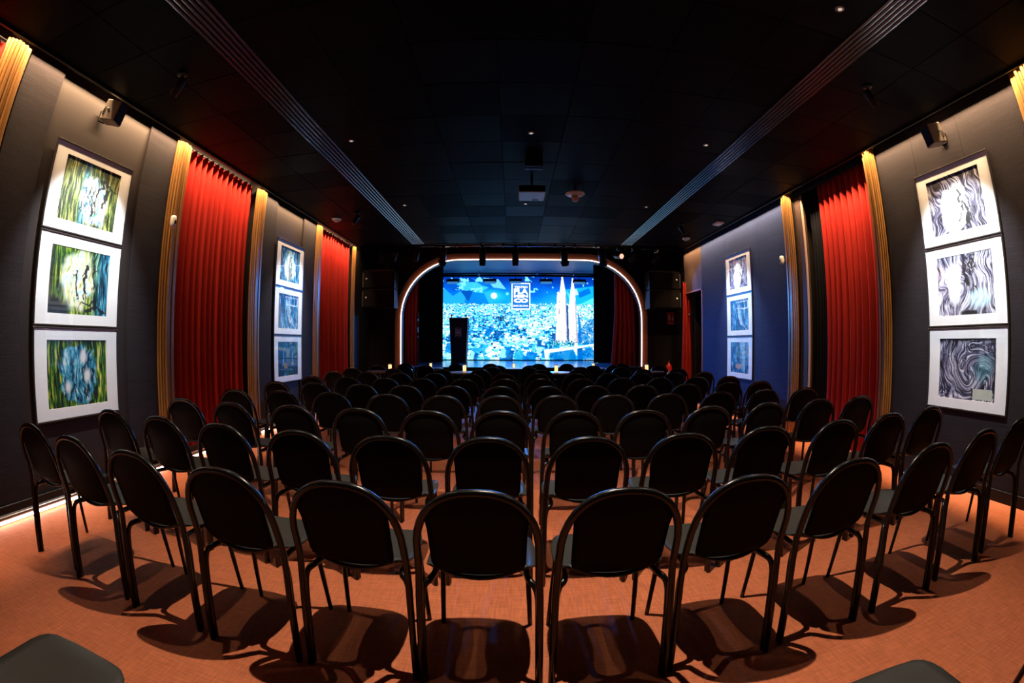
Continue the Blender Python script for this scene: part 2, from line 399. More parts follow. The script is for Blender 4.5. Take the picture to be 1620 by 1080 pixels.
# ================================================================ WALL PILASTERS
def pilaster(y0, y1, side, label, wood=M['gold']):
    X = XL if side < 0 else XR
    t = thing('pilaster', label, 'moulding', (X, y0, 0), 0, 'gold pilasters along the side walls')
    w_ = y1-y0; s = -side
    ribs = [(0, .018, .10), (.1, .03, .12), (.22, .042, .12), (.34, .055, .14), (.48, .05, .12), (.60, .036, .1), (.70, .046, .1), (.80, .026, .2)]
    for a, dpt, wd in ribs:
        ya, yb = a*w_, (a+wd)*w_; ym = (ya+yb)/2
        e = (yb-ya)*.18
        prof = [(.001*s, ya), (dpt*.7*s, ya), (dpt*s, ya+e), (dpt*s, yb-e), (dpt*.7*s, yb-.002), (.001*s, yb-.002)]
        m = MB(); m.prism(prof, .0, 3.40, 'z')
        m.build('moulding_strip', wood, t)
    return t
LBL = {0: 'nearest the camera', 1: 'before the first red curtain', 2: 'after the first red curtain', 3: 'before the second red curtain', 4: 'at the far end'}
for i, (y0, y1) in enumerate(((1.27, 1.53), (3.655, 3.91), (5.47, 5.75), (7.64, 7.89), (9.63, 9.82))):
    pilaster(y0, y1, -1, 'gold ribbed wooden pilaster on the left wall ' + LBL[i])
for (y0, y1), lb in (((1.28, 1.655), 'at the right edge of the view'), ((3.675, 3.87), 'between the large pictures and the red curtain'), ((5.53, 5.78), 'between the black drape and the small pictures')):
    pilaster(y0, y1, 1, 'gold ribbed wooden pilaster on the right wall ' + lb)

# ================================================================ CURTAINS
def curtain(name, y0, y1, x, z0, z1, folds, amp, m, label, cat='curtain', seed=1, taper=None, group=None):
    rnd = random.Random(seed); nz = 14; nx = folds*8
    ph = [rnd.uniform(-.35, .35) for _ in range(folds+2)]; am = [rnd.uniform(.65, 1.15) for _ in range(folds+2)]
    t = thing(name, label, cat, (x, (y0+y1)/2, z0), 0, group)
    rows = []; L = y1-y0
    for j in range(nz+1):
        f = j/nz; z = (z1-z0)*f; row = []
        for i in range(nx+1):
            u = i/nx; q = u*folds; k = int(q); fr = q-k
            a = am[k]*(1-fr)+am[k+1]*fr; p = ph[k]*(1-fr)+ph[k+1]*fr
            drift = .25*math.sin(3*f+k*1.7)*(1-f)
            sw = math.sin(2*PI*q+p+drift)
            d_ = amp*a*(sw+.25*math.sin(4*PI*q+1.3*p)) * (.85+.3*(1-f))
            yy = (u-.5)*L+.012*math.cos(2*PI*q+p)
            if taper: yy = yy*taper(f)
            row.append((d_, yy, z))
        rows.append(row)
    loop = [r_+[(a_+.006, b_, c_) for a_, b_, c_ in reversed(r_)]+[r_[0]] for r_ in rows]
    MB().grid(loop).build('drape', m, t)
    hd = MB()
    hd.tube([(0, -L/2, z1-z0+.015), (0, L/2, z1-z0+.015)], .009, 6)
    hd.build('rail', M['metalblack'], t)
    return t
cg = 'red velvet curtains'
curtain('curtain', 3.925, 5.455, XL-.085, .01, 3.43, 13, .064, M['velvet'], 'long pleated red velvet curtain on the left wall beside large green pictures', seed=3, group=cg)
curtain('curtain', 7.91, 9.61, XL-.085, .01, 3.43, 13, .062, M['velvet'], 'long pleated red velvet curtain on the left wall nearest the stage', seed=5, group=cg)
curtain('curtain', -.40, 1.25, XL+.03, .01, 3.335, 12, .035, M['velvet'], 'sliver of red curtain at the upper left corner of the view', seed=8, group=cg)
curtain('curtain', 3.93, 5.02, XR+.14, .01, 3.38, 9, .040, M['velvet'], 'long red velvet curtain on the right wall', seed=11, group=cg)
curtain('drape', 5.03, 5.30, XR+.18, .01, 3.38, 4, .030, M['blackcloth'], 'narrow black drape next to the red curtain on the right wall', seed=12)
t = thing('wall_track', 'slim vertical beige post beside the black drape on the right wall', 'post', (XR+.05, 5.345, 0))
MB().bbox(-.012, .012, -.014, .014, 0, 3.34, .003).build('post', mat('beige_post', (.42, .30, .22), .4), t)
MB().bbox(-.02, .02, -.02, .02, 0, .04, .003).build('foot', M['metalblack'], t)
MB().bbox(XR+.03, XR+.12, 5.365, 5.52, 0, 3.34, .003).build('side_board', M['brown'], wr)
# gathered curtain by the exit, rotated to face the room
t = curtain('curtain', -.145, .145, 0, .01, 2.66, 3, .040, M['velvet'], 'narrow red curtain gathered beside the exit doorway on the right', seed=21, taper=lambda f: 1.0-.42*f, group=cg)
t.location = (3.955, 9.99, .01); t.rotation_euler = (0, 0, PI/2)
MB().tube([(-.05, -.03, 1.93), (.06, -.06, 1.95), (.06, -.14, 1.96)], .018, 6).build('tieback', M['whiteplastic'], t)
# stage curtains
t = curtain('curtain', -.22, .22, 0, ZS, 3.5, 5, .04, M['velvet'], 'dark red stage curtain behind the left side of the arch', seed=31, group=cg)
t.location = (-2.60, 11.55, ZS); t.rotation_euler = (0, 0, PI/2)
t = curtain('curtain', -.27, .27, 0, ZS, 3.5, 5, .05, M['velvet'], 'dark red stage curtain flaring out behind the right side of the arch', seed=33, taper=lambda f: 1.0 if f > .5 else 1+(.5-f)*.7, group=cg)
t.location = (2.88, 11.6, ZS); t.rotation_euler = (0, 0, PI/2)
for (x0, x1, y, lb) in ((-3.3, -2.02, 13.4, 'on the left of the stage in front of the video wall'), (2.38, 3.8, 13.4, 'on the right of the stage in front of the video wall')):
    t = curtain('black_drape', -(x1-x0)/2, (x1-x0)/2, 0, ZS, 3.58, 9, .03, M['blackcloth'], 'wide black masking drape '+lb, 'drape', seed=int(y*3+x0*7), group='black stage legs')
    t.location = ((x0+x1)/2, y, ZS+.005); t.rotation_euler = (0, 0, PI/2)

# ================================================================ CHAIRS
AW, AZ, AH, AN = .206, .56, .258, 2.4
def arch_x(z):                                                      # half width of the back frame at height z
    t = max(0, min(1, (z-AZ)/AH)); return AW*(1-t**AN)**(1/AN) if t > 0 else AW
def lean(z): return .062-.088*((z-.50)/.318)**1.0                   # y of the reclined back at height z
def chair_parts():
    parts = []
    P = [(-.218, 0, 0.0), (-.215, .030, .22), (-.212, .055, .40), (-.208, .060, .49), (-AW, lean(AZ), AZ)]
    for k in range(1, 18):
        th = PI*k/18; c, s = math.cos(th), math.sin(th)
        x = -AW*math.copysign(abs(c)**(2/AN), c); z = AZ+AH*abs(s)**(2/AN); P.append((x, lean(z), z))
    P += [(AW, lean(AZ), AZ), (.208, .060, .49), (.212, .055, .40), (.215, .030, .22), (.218, 0, 0)]
    parts.append(('back_frame', MB().tube(P, [.0130]*2+[.0142]*(len(P)-4)+[.0130]*2, 8).mesh('back_frame', M['plastic'])))
    for s in (-1, 1):
        Q = smooth_path([(s*.214, .022, 0), (s*.211, .050, .2), (s*.209, .070, .34), (s*.205, .078, .39), (s*.195, .088, .420), (s*.178, .105, .434), (s*.170, .16, .432), (s*.168, .26, .430)], 3)
        parts.append(('leg', MB().tube(Q, [.0125]*(len(Q)-9)+[.0135]*9, 7).mesh('rear_leg', M['plastic'])))
        Q = smooth_path([(s*.168, .25, .430), (s*.170, .35, .428), (s*.174, .402, .405), (s*.179, .418, .34), (s*.189, .433, .17), (s*.197, .445, 0)], 3)
        parts.append(('leg', MB().tube(Q, [.0125]*(len(Q)-6)+[.012]*3+[.0110]*3, 7).mesh('front_leg', M['plastic'])))
    def shell(prof, name, ncol=12):
        rows = []
        for (y, z, hw, dy, dz) in prof:
            row = []
            for i in range(ncol+1):
                u = -1+2*i/ncol; q = 1-u*u
                row.append((hw*u, y-dy*q, z-dz*q))
            rows.append(row)
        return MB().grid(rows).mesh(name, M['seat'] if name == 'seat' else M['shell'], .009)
    seat = [(.462, .420, .085, -.010, 0), (.474, .436, .100, -.008, 0), (.472, .449, .118, -.006, 0), (.464, .454, .150, -.004, .001), (.448, .456, .176, 0, .002), (.424, .456, .191, 0, .003), (.39, .455, .200, 0, .006), (.34, .452, .206, 0, .010), (.26, .452, .208, 0, .016),
            (.19, .460, .204, 0, .024), (.14, .474, .196, 0, .034), (.105, .490, .182, 0, .046), (.085, .502, .168, .004, .054)]
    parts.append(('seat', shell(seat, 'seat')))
    B = [(.115, .464, .020, 0, 0), (.111, .465, .066, .004, .004), (.103, .470, .104, .008, .005), (.093, .478, .132, .012, .006), (.084, .490, .149, .015, .006), (.075, .506, .158, .018, .005)]
    for z in (.53, .57, .62, .67): B.append((lean(z)+.008, z, .163+.02*(z-.53), .018, 0))
    for z in (.705, .735, .76, .785, .80, .81, .816): B.append((lean(z), z, min(.168, arch_x(z)-.003), .012*(.83-z)/.1, 0))
    parts.append(('backrest', shell(B, 'backrest')))
    return parts
CP = chair_parts()
def chair(x, y, rz, label, group, z=0):
    t = thing('chair', label, 'chair', (x, y, z), rz, group)
    for nme, me in CP: link(nme, me, t)
    return t
rows = [
 ([-2.66, -2.13, -1.60, -1.07, -.58, -.115, .365, .835, 1.36, 1.93, 2.50, 3.08], 1.42, .50),
 ([-2.69, -2.16, -1.64, -1.12, -.62, -.12, .38, .88, 1.40, 1.95, 2.47, 3.02], 2.24, 0),
 ([-2.67, -2.14, -1.61, -1.08, -.57, -.08, .42, .91, 1.44, 1.97, 2.52, 3.04], 3.13, 0),
 ([-2.70, -2.20, -1.67, -1.12, -.61, -.11, .39, .90, 1.42, 1.96, 2.51, 3.04], 4.05, 0),
 ([-2.78, -2.25, -1.67, -1.16, -.64, -.13, .37, .88, 1.43, 1.97, 2.54, 3.02], 4.95, 0),
 ([-2.76, -2.21, -1.66, -1.17, -.62, -.10, .38, .90, 1.45, 1.97, 2.51, 3.04], 5.97, 0),
 ([-2.85, -2.27, -1.73, -1.18, -.62, -.13, .39, .96, 1.48, 2.01, 2.57, 3.12], 7.02, 0)]
YO = [[.13, .07, .03, 0, 0, -.02, -.02, .01, .04, .05, .10, .15],
      [.04, .02, -.01, -.03, -.04, -.02, -.02, -.01, .03, .04, .08, .14],
      [-.04, -.06, -.02, -.03, -.05, -.03, -.03, -.05, .03, .07, .10, .13],
      [-.09, -.02, -.02, -.03, -.06, -.03, -.03, -.01, 0, .03, .09, .10],
      [.03, .01, -.02, -.06, -.06, -.08, -.07, -.02, 0, .04, .09, .15],
      [.02, -.02, -.09, -.08, -.11, -.05, -.01, -.03, .05, 0, .01, .06],
      [.02, -.02, -.06, -.07, -.12, -.02, -.01, .03, -.02, .02, .04, .09]]
rr = random.Random(4)
for r, (xs, y, _) in enumerate(rows):
    for i, x in enumerate(xs):
        lb = 'black round-backed plastic chair, %s from the left in the %s full row from the camera' % (ORD[i], ORD[r])
        chair(x, y+YO[r][i], math.radians(rr.uniform(-2.2, 2.2) if r else rr.uniform(-.5, .5)), lb, 'black chairs in rows')
for x, y, a, lb in ((-1.12, .18, 0, 'black chair at the lower left corner, only its seat in view'), (.87, .21, -2, 'black chair at the lower right, only its seat front in view'), (1.66, .05, -6, 'black chair cut off by the lower right corner')):
    chair(x, y, math.radians(a), lb, 'black chairs beside the camera')
cab = [(-2.95, 8.20, 6, 'at the left end of the seats behind the left table'), (-2.12, 8.10, -4, 'directly behind the left candle table'), (-1.225, 8.0, 5, 'left of the two behind the second candle table'),
       (-.56, 8.05, -6, 'right of the two behind the second candle table'), (.52, 7.96, 5, 'left of the two behind the third candle table'), (1.125, 7.94, -6, 'right of the two behind the third candle table'),
       (2.30, 7.94, 4, 'left of the two behind the right candle table'), (3.02, 8.10, -8, 'right of the two behind the right candle table'),
       (-2.15, 8.98, 8, 'between the left table and the podium side'), (-.39, 8.85, 12, 'ahead of the second table on its right'), (.31, 8.80, -12, 'ahead of the third table on its left'),
       (1.30, 8.82, 2, 'ahead of the third table on its right'), (2.11, 8.80, -4, 'ahead of the right table on its left'), (3.03, 9.24, -12, 'ahead of the right table near the fire extinguisher'),
       (-2.78, 9.30, 8, 'farthest left near the end pilaster'), (-1.80, 9.46, -4, 'behind the left stage front table'), (-.30, 9.42, 10, 'behind the middle stage front table on its left'),
       (.36, 9.44, -10, 'behind the middle stage front table on its right'), (1.64, 9.36, 2, 'behind the right stage front table on its left'), (2.10, 9.45, -14, 'behind the right stage front table on its right'),
       (-2.40, 10.2, 10, 'at the stage edge by the left foot of the arch'), (-1.25, 10.22, -8, 'at the stage edge below the podium'), (-.49, 10.28, 6, 'at the stage edge left of the middle'),
       (.58, 10.26, -6, 'at the stage edge right of the middle'), (1.20, 10.25, 8, 'at the stage edge below the two towers'), (2.45, 10.2, -10, 'at the stage edge by the right foot of the arch')]
for x, y, a, lb in cab:
    chair(x, y, math.radians(a), 'black round-backed chair '+lb, 'black chairs around the candle tables')

# ================================================================ TABLES AND CANDLES
tabs = [(-2.53, 8.68, 'left rear', 0), (-.90, 8.68, 'second rear', 1), (.84, 8.66, 'third rear', 1), (2.68, 8.76, 'right rear', 0), (-1.80, 10.10, 'left front', 1), (.03, 10.10, 'middle front', 1), (1.78, 10.10, 'right front', 1)]
where = {'left rear': 'farthest left among the chairs', 'second rear': 'second from left behind the chairs', 'third rear': 'just right of the centre aisle', 'right rear': 'in front of the fire extinguisher',
         'left front': 'below the podium by the stage', 'middle front': 'by the middle of the stage edge', 'right front': 'below the towers by the stage edge'}
cxy = {'left rear': (.17, .04), 'second rear': (0, 0), 'third rear': (-.02, 0), 'right rear': (-.07, 0), 'left front': (0, 0), 'middle front': (0, 0), 'right front': (0, 0)}
for x, y, k, wh in tabs:
    t = thing('table', 'small round cafe table '+where[k], 'table', (x, y, 0), 0, 'round candle tables')
    R = .28
    MB().lathe([(R-.01, .715), (R, .72), (R, .735), (R-.005, .74)], 36).build('tabletop', M['tablewhite'] if wh else M['tabletop'], t)
    MB().lathe([(.03, .02), (.025, .1), (.025, .70), (.09, .715)], 12).build('pole', M['metalblack'], t)
    MB().lathe([(.15, 0), (.15, .008), (.06, .02), (.03, .03)], 28).build('base', M['metalblack'], t)
    dx, dy = cxy[k]
    c = thing('candle', 'glowing candle jar on the table '+where[k], 'candle', (x+dx, y+dy, .7402), 0, 'candle jars on the tables')
    h = .155 if y < 9 else .12; rj = .040 if y < 9 else .034
    MB().lathe([(rj*.9, 0), (rj, .006), (rj, h), (rj-.004, h), (rj-.004, .012), (.001, .010)], 20).build('glass_jar', M['jar'], c)
    MB().lathe([(rj-.008, .012), (rj-.008, h*.78), (rj-.014, h*.8)], 16).build('wax', M['wax'], c)

# ================================================================ FRAMED PICTURES
def fbm(h, w_, sx, sy, seed, oct=4):
    rs = np.random.RandomState(seed); out = np.zeros((h, w_)); a = 1; tot = 0
    for o in range(oct):
        gx, gy = int(sx*2**o)+2, int(sy*2**o)+2; g = rs.rand(gy, gx)
        y = np.linspace(0, gy-1.001, h); x = np.linspace(0, gx-1.001, w_)
        yi, xi = y.astype(int), x.astype(int); fy, fx = (y-yi)[:, None], (x-xi)[None]
        fy, fx = fy*fy*(3-2*fy), fx*fx*(3-2*fx)
        n_ = (g[yi][:, xi]*(1-fy)*(1-fx)+g[yi+1][:, xi]*fy*(1-fx)+g[yi][:, xi+1]*(1-fy)*fx+g[yi+1][:, xi+1]*fy*fx)
        out += a*n_; tot += a; a *= .55
    return out/tot
def ramp(t, cols):
    t = np.clip(t, 0, 1)*(len(cols)-1); i = np.minimum(t.astype(int), len(cols)-2); f = (t-i)[..., None]
    c = np.array(cols, float); return c[i]*(1-f)+c[i+1]*f
RAG = {}
def stroke(img, pts, wd, col, op=1.0, rag=1.0):
    h, w_ = img.shape[:2]; Y, X = np.mgrid[0:1:h*1j, 0:1:w_*1j]
    if (h, w_) not in RAG: RAG[(h, w_)] = (fbm(h, w_, 16, 16, 901, 3), fbm(h, w_, 26, 12, 902, 2))
    n1, n2 = RAG[(h, w_)]; X = X+(n1-.5)*.06*rag; Y = Y+(n2-.5)*.05*rag
    dm = np.full((h, w_), 9.)
    for (x0, y0), (x1, y1) in zip(pts[:-1], pts[1:]):
        dx, dy = x1-x0, y1-y0; L = dx*dx+dy*dy+1e-9
        t_ = np.clip(((X-x0)*dx+(Y-y0)*dy)/L, 0, 1); dm = np.minimum(dm, np.hypot(X-x0-t_*dx, Y-y0-t_*dy))
    dm = dm+(n2-.5)*wd*1.6*rag
    a = (np.clip((wd-dm)/(wd*.4), 0, 1)*op)[..., None]
    img[:] = img*(1-a)+np.array(col)*a
def streaks(h, w_, sx, sy, seed, bend=.12, swirl=0, cx=.6, cy=.5, wave=.03):
    """brush streaks: stretched noise sampled through a bent and swirled field"""
    base = fbm(256, 256, sx, sy, seed, 4); lo = fbm(h, w_, 3, 3, seed+5, 2)
    Y, X = np.mgrid[0:1:h*1j, 0:1:w_*1j]
    if swirl:
        r_ = np.hypot(X-cx, Y-cy); an = swirl*np.exp(-(r_/.38)**2)*(1+lo); dx, dy = X-cx, Y-cy
        X, Y = cx+dx*np.cos(an)-dy*np.sin(an), cy+dx*np.sin(an)+dy*np.cos(an)
    X = X+(lo-.5)*bend*2+wave*np.sin(Y*5+seed)
    return base[(np.clip(Y, 0, .999)*255).astype(int) % 256, (np.abs(X)*255).astype(int) % 256]
def figure(img, rs, x, y, hgt, wd, col, op=.92):
    k1, k2 = rs.uniform(-.04, .04), rs.uniform(-.05, .05)
    stroke(img, [(x, y), (x+.004, y+hgt*.05)], wd*1.15, col, op)
    stroke(img, [(x, y+hgt*.10), (x+k1, y+hgt*.45)], wd*1.2, col, op)
    stroke(img, [(x+k1, y+hgt*.42), (x+k2, y+hgt*.75), (x+k2+rs.uniform(-.02, .02), y+hgt)], wd*.8, col, op)
    stroke(img, [(x+k1, y+hgt*.45), (x+k1+.03, y+hgt*.95)], wd*.55, col, op)
    stroke(img, [(x, y+hgt*.18), (x+rs.choice([-1, 1])*rs.uniform(.05, .10), y+hgt*rs.uniform(.05, .4))], wd*.45, col, op)
def blob(img, cx, cy, rx, ry, src, soft=.12, wob=None):
    h, w_ = img.shape[:2]; Y, X = np.mgrid[0:1:h*1j, 0:1:w_*1j]
    d_ = np.sqrt(((X-cx)/rx)**2+((Y-cy)/ry)**2)
    if wob is not None: d_ = d_+(wob-.5)*.8
    a = np.clip((1-d_)/soft, 0, 1)[..., None]; img[:] = img*(1-a)+src*a
def painting(kind, seed, res):
    rs = np.random.RandomState(seed); h = w_ = res
    a = fbm(h, w_, 22, 3, seed, 4); b = fbm(h, w_, 17, 5, seed+1, 4); c = fbm(h, w_, 4, 3, seed+2, 3); fine = fbm(h, w_, 44, 9, seed+9, 3)
    bk = (.02, .02, .025)
    X = np.linspace(0, 1, w_)[None, :]+0*a; Y = np.linspace(0, 1, h)[:, None]+0*a
    st1 = streaks(h, w_, 60, 4, seed, .03, 0, .5, .5, .012); st2 = streaks(h, w_, 44, 8, seed+3, .07, 0, .5, .5, .02)
    gr = [(.004, .012, .006), (.02, .08, .02), (.06, .26, .03), (.38, .52, .03), (.80, .78, .16), (.9, .9, .55)]
    bl = [(.004, .008, .015), (.02, .12, .20), (.05, .36, .52), (.25, .66, .80), (.85, .95, .95)]
    cr = [(.05, .12, .2), (.20, .45, .62), (.80, .82, .66), (.95, .92, .78), (1, .98, .92)]
    if kind == 'green' and seed == 11:
        img = ramp((st1-.30)*1.9+.12*np.exp(-((X-.22)/.1)**2), [(.01, .015, .01), (.06, .10, .04), (.20, .27, .09), (.55, .58, .22), (.75, .72, .50)])
        m_ = np.exp(-((X-.40)/.06)**2)[..., None]; img = img*(1-m_*.7)+ramp((st2-.3)*2, bl)*m_*.7
        blob(img, .56, .60, .25, .46, ramp((st2-.22)*1.9, cr), .25, c)
        for x, y, hh, ww in ((.42, .40, .38, .012), (.50, .34, .44, .014), (.57, .36, .42, .013)): figure(img, rs, x, y, hh, ww, bk, .8)
        stroke(img, [(.66, .22), (.72, .32), (.62, .40), (.60, .60), (.57, .82)], .022, bk, .95); stroke(img, [(.80, .36), (.77, .50), (.74, .66)], .036, bk, .95)
        stroke(img, [(.70, .20), (.84, .30), (.93, .34)], .018, bk, .9); stroke(img, [(.66, .5), (.66, .75), (.58, .86)], .014, (.10, .50, .38), .9)
    elif kind == 'green' and seed == 14:
        img = ramp((st1-.26)*1.7, gr)
        m_ = np.clip((X-.66)*5, 0, 1)[..., None]; img = img*(1-m_)+ramp((st1-.30)*1.8, bl)*m_
        m_ = np.clip((.12-X)*12, 0, 1)[..., None]*.8; img = img*(1-m_)+np.array((.01, .05, .03))*m_
        blob(img, .50, .50, .30, .50, ramp((st2-.12)*1.7, [(.05, .30, .20), (.45, .62, .20), (.92, .92, .55), (1, 1, .92), (.6, .9, .95)]), .25, c)
        blob(img, .12, .95, .25, .25, np.ones_like(img)*np.array((.012, .03, .02)), .4, c)
        for x, y, hh, ww in ((.44, .34, .42, .018), (.60, .24, .50, .024), (.74, .22, .40, .014)): figure(img, rs, x, y, hh, ww, bk, .95)
        stroke(img, [(.80, .50), (.78, .68), (.70, .84), (.55, .80), (.50, .90)], .014, bk, .9); stroke(img, [(.62, .93), (.80, .86), (.95, .96)], .03, bk, .9)
    elif kind == 'green':
        img = ramp((st1-.30)*1.7+.22*np.exp(-((X-.88)/.06)**2), gr)
        m_ = np.exp(-((Y-.0)/.06)**2)[..., None]*.8; img = img*(1-m_)+np.array((.01, .05, .01))*m_
        blob(img, .50, .55, .36, .50, ramp((st2-.26)*1.9, [(.01, .04, .07), (.04, .25, .40), (.12, .50, .68), (.40, .75, .85), (.9, .97, .95)]), .12, c)
        for x, y, hh, ww in ((.30, .55, .38, .014), (.40, .48, .42, .014), (.58, .42, .48, .016), (.67, .30, .55, .020), (.76, .46, .42, .018)): figure(img, rs, x, y, hh, ww, bk, .85)
        for x, y in ((.60, .25), (.66, .55), (.33, .7)): blob(img, x, y, .07, .13, np.ones_like(img)*.95, .6, c)
    elif kind == 'blue':
        img = ramp((a-.28)*1.7+(fine-.5)*.8, [(.01, .02, .05), (.02, .10, .22), (.05, .28, .48), (.25, .60, .78), (.75, .9, .95)])
        inner = ramp((b-.2)*1.5, [(.06, .2, .3), (.5, .8, .9), (.95, .95, .9), (1, .97, .85)])
        if seed % 3 == 0:
            blob(img, .5, .55, .27, .5, inner, .15, c)
            stroke(img, [(.5, .3), (.47, .5), (.5, .9)], .05, (.25, .18, .10), .8); stroke(img, [(.55, .25), (.60, .6), (.58, .9)], .02, bk, .9)
        elif seed % 3 == 1:
            for k in range(3): stroke(img, [(.4+.07*k, .1), (.45+.05*k, .5), (.55+.03*k, .8)], .016, (.85, .93, .98), .85)
            stroke(img, [(.35, .08), (.95, .08), (.95, .30), (.35, .30)], .018, (.9, .95, 1), .9)
            for k in range(3): stroke(img, [(.5+.16*k, .0), (.52+.16*k, .06)], .035, bk, .9)
            stroke(img, [(.5, .7), (.9, .98)], .012, (.9, .95, 1), .8); stroke(img, [(.6, .65), (.85, .98)], .01, (.9, .95, 1), .8)
        else:
            stroke(img, [(.45, .05), (.38, .4), (.5, .75)], .07, (.02, .03, .06), .85)
            stroke(img, [(.72, .05), (.68, .5), (.72, .85)], .11, (.45, .72, .80), .75)
            blob(img, .42, .78, .17, .10, np.ones_like(img)*np.array((.75, .48, .32)), .3, c)
    elif kind == 'darkgreen':
        img = ramp((a-.3)*1.7+(fine-.5)*.8, [(.005, .01, .01), (.01, .06, .03), (.04, .22, .06), (.20, .45, .08)])
        inner = ramp((b-.35)*2.2, [(.005, .01, .015), (.02, .08, .14), (.10, .35, .55), (.8, .92, .95)])
        blob(img, .3, .5, .24, .5, inner, .2, c); blob(img, .66, .45, .22, .42, inner[:, ::-1], .2, c)
    else:                                                            # ink: violet grey brush strokes on white
        sw = {'ink1': (.3, .5, .1), 'ink2': (.5, .5, .3), 'ink3': (2.2, .62, .55)}[kind]
        st_ = streaks(h, w_, 62, 5 if kind != 'ink3' else 9, seed, .12, sw[0], sw[1], sw[2])
        base = [(.015, .012, .02), (.16, .15, .24), (.50, .50, .66), (.86, .88, .93), (.97, .98, 1)]
        k_ = {'ink1': -.12, 'ink2': .06, 'ink3': -.14}[kind]
        img = ramp((st_-.30)*2.1+k_, base)
        if kind == 'ink1':
            blob(img, .47, .62, .27, .42, np.ones_like(img)*.95, .12, c)
            stroke(img, [(.56, .30), (.60, .38), (.55, .46), (.62, .60), (.52, .85)], .022, bk, .95)
            stroke(img, [(.62, .52), (.70, .68), (.66, .86)], .035, bk, .95); stroke(img, [(.72, .5), (.80, .9)], .012, bk, .9); blob(img, .68, .84, .07, .07, np.ones_like(img)*.03, .4, c)
        if kind == 'ink2':
            blob(img, .30, .5, .14, .40, np.ones_like(img)*np.array((.85, .87, .93)), .2, c)
            blob(img, .72, .74, .26, .22, ramp((st_-.2)*1.6, [(.25, .62, .80), (.80, .92, .96), (1, 1, 1)]), .5, c)
            stroke(img, [(.52, .05), (.50, .3), (.55, .5)], .045, bk, .9)
            for k in range(7): stroke(img, [(.58+.02*k, .03), (.62+rs.uniform(-.06, .1), .2), (.60+rs.uniform(-.05, .12), .36)], .008, bk, .85)
            stroke(img, [(.60, .60), (.66, .5), (.72, .62)], .008, bk, .9); blob(img, .55, .97, .2, .07, np.ones_like(img)*.05, .4, c)
        if kind == 'ink3':
            blob(img, .80, .45, .2, .28, ramp((st_-.3)*2, [(.04, .10, .14), (.25, .45, .55), (.7, .85, .9)]), .6, c)
            Y0, X0 = Y > .80, (X > .62) & (X < .95); m_ = (Y0 & X0 & (Y < .97))[..., None]; img = np.where(m_, np.array((.75, .80, .72))*(.8+.2*b[..., None]), img)
            stroke(img, [(.0, .02), (1, .04)], .025, bk, .9); stroke(img, [(.97, .0), (.98, 1)], .02, bk, .9); stroke(img, [(.60, .80), (.60, 1)], .015, bk, .9)
    return np.clip(img, 0, 1)
def paint_mesh(img, width, height, m, name):
    """flat grid in the y-z plane facing +X, colours stored as a point attribute"""
    h, w_ = img.shape[:2]
    Y = np.linspace(-width/2, width/2, w_); Z = np.linspace(height/2, -height/2, h)
    co = np.zeros((h, w_, 3)); co[..., 1] = Y[None]; co[..., 2] = Z[:, None]
    i = np.arange(h*w_).reshape(h, w_)
    f = np.stack([i[:-1, :-1], i[1:, :-1], i[1:, 1:], i[:-1, 1:]], -1).reshape(-1, 4)
    me = bpy.data.meshes.new(name); me.vertices.add(h*w_); me.vertices.foreach_set('co', co.ravel())
    me.loops.add(f.size); me.loops.foreach_set('vertex_index', f.ravel().astype(np.int32))
    me.polygons.add(len(f)); me.polygons.foreach_set('loop_start', np.arange(0, f.size, 4, dtype=np.int32))
    me.update(calc_edges=True)
    at = me.color_attributes.new('paint', 'FLOAT_COLOR', 'POINT')
    at.data.foreach_set('color', np.concatenate([img, np.ones((h, w_, 1))], -1).astype(np.float32).ravel())
    me.materials.append(m); me.validate(); return me
def picture(side, yc, zc, kind, seed, res, label, w_=.985, h_=.728):
    X = XL if side < 0 else XR
    t = thing('framed_picture', label, 'picture', (X+(.001 if side < 0 else -.001), yc, zc), 0 if side < 0 else PI, 'framed pictures stacked in threes on the side walls')
    fw_ = .014; D = .022
    fr = MB()
    fr.bbox(0, D, -w_/2, w_/2, h_/2-fw_, h_/2, .002).bbox(0, D, -w_/2, w_/2, -h_/2, -h_/2+fw_, .002)
    fr.bbox(0, D, -w_/2, -w_/2+fw_, -h_/2+fw_, h_/2-fw_, .002).bbox(0, D, w_/2-fw_, w_/2, -h_/2+fw_, h_/2-fw_, .002)
    fr = fr.build('frame', M['frame'], t)
    aw, ah = .690, .530; W2, H2 = w_/2-fw_, h_/2-fw_
    mt = MB()
    mt.box(.004, .014, -W2, W2, ah/2, H2).box(.004, .014, -W2, W2, -H2, -ah/2).box(.004, .014, -W2, -aw/2, -ah/2, ah/2).box(.004, .014, aw/2, W2, -ah/2, ah/2)
    mt = mt.build('mount', M['white'], t)
    p = link('painting', paint_mesh(painting(kind, seed, res)**1.4*.80, aw+.01, ah+.01, M['paint'], 'painting'), mt); p.location = (.009, 0, 0)
    MB().box(.017, .019, -W2, W2, -H2, H2).build('glass_pane', M['glass'], fr)
ZP = [2.50, 1.765, 1.03]
for z, kd, sd, lb in zip(ZP, ('green',)*3, (11, 14, 22), ('with dancing black figures on pale green and blue, topmost', 'with black figures on bright yellow green, middle one', 'of blue figures framed by yellow green streaks, lowest')):
    picture(-1, 2.575, z, kd, sd, 170, 'large painting '+lb+' on near left wall')
for z, kd, sd, lb in zip(ZP, ('blue', 'blue', 'darkgreen'), (33, 34, 41), ('of a pale figure on deep blue, topmost', 'of light blue splashes, middle one', 'of dark green shapes, lowest')):
    picture(-1, 6.68, z, kd, sd, 64, 'white-mounted painting '+lb+' on the far left wall')
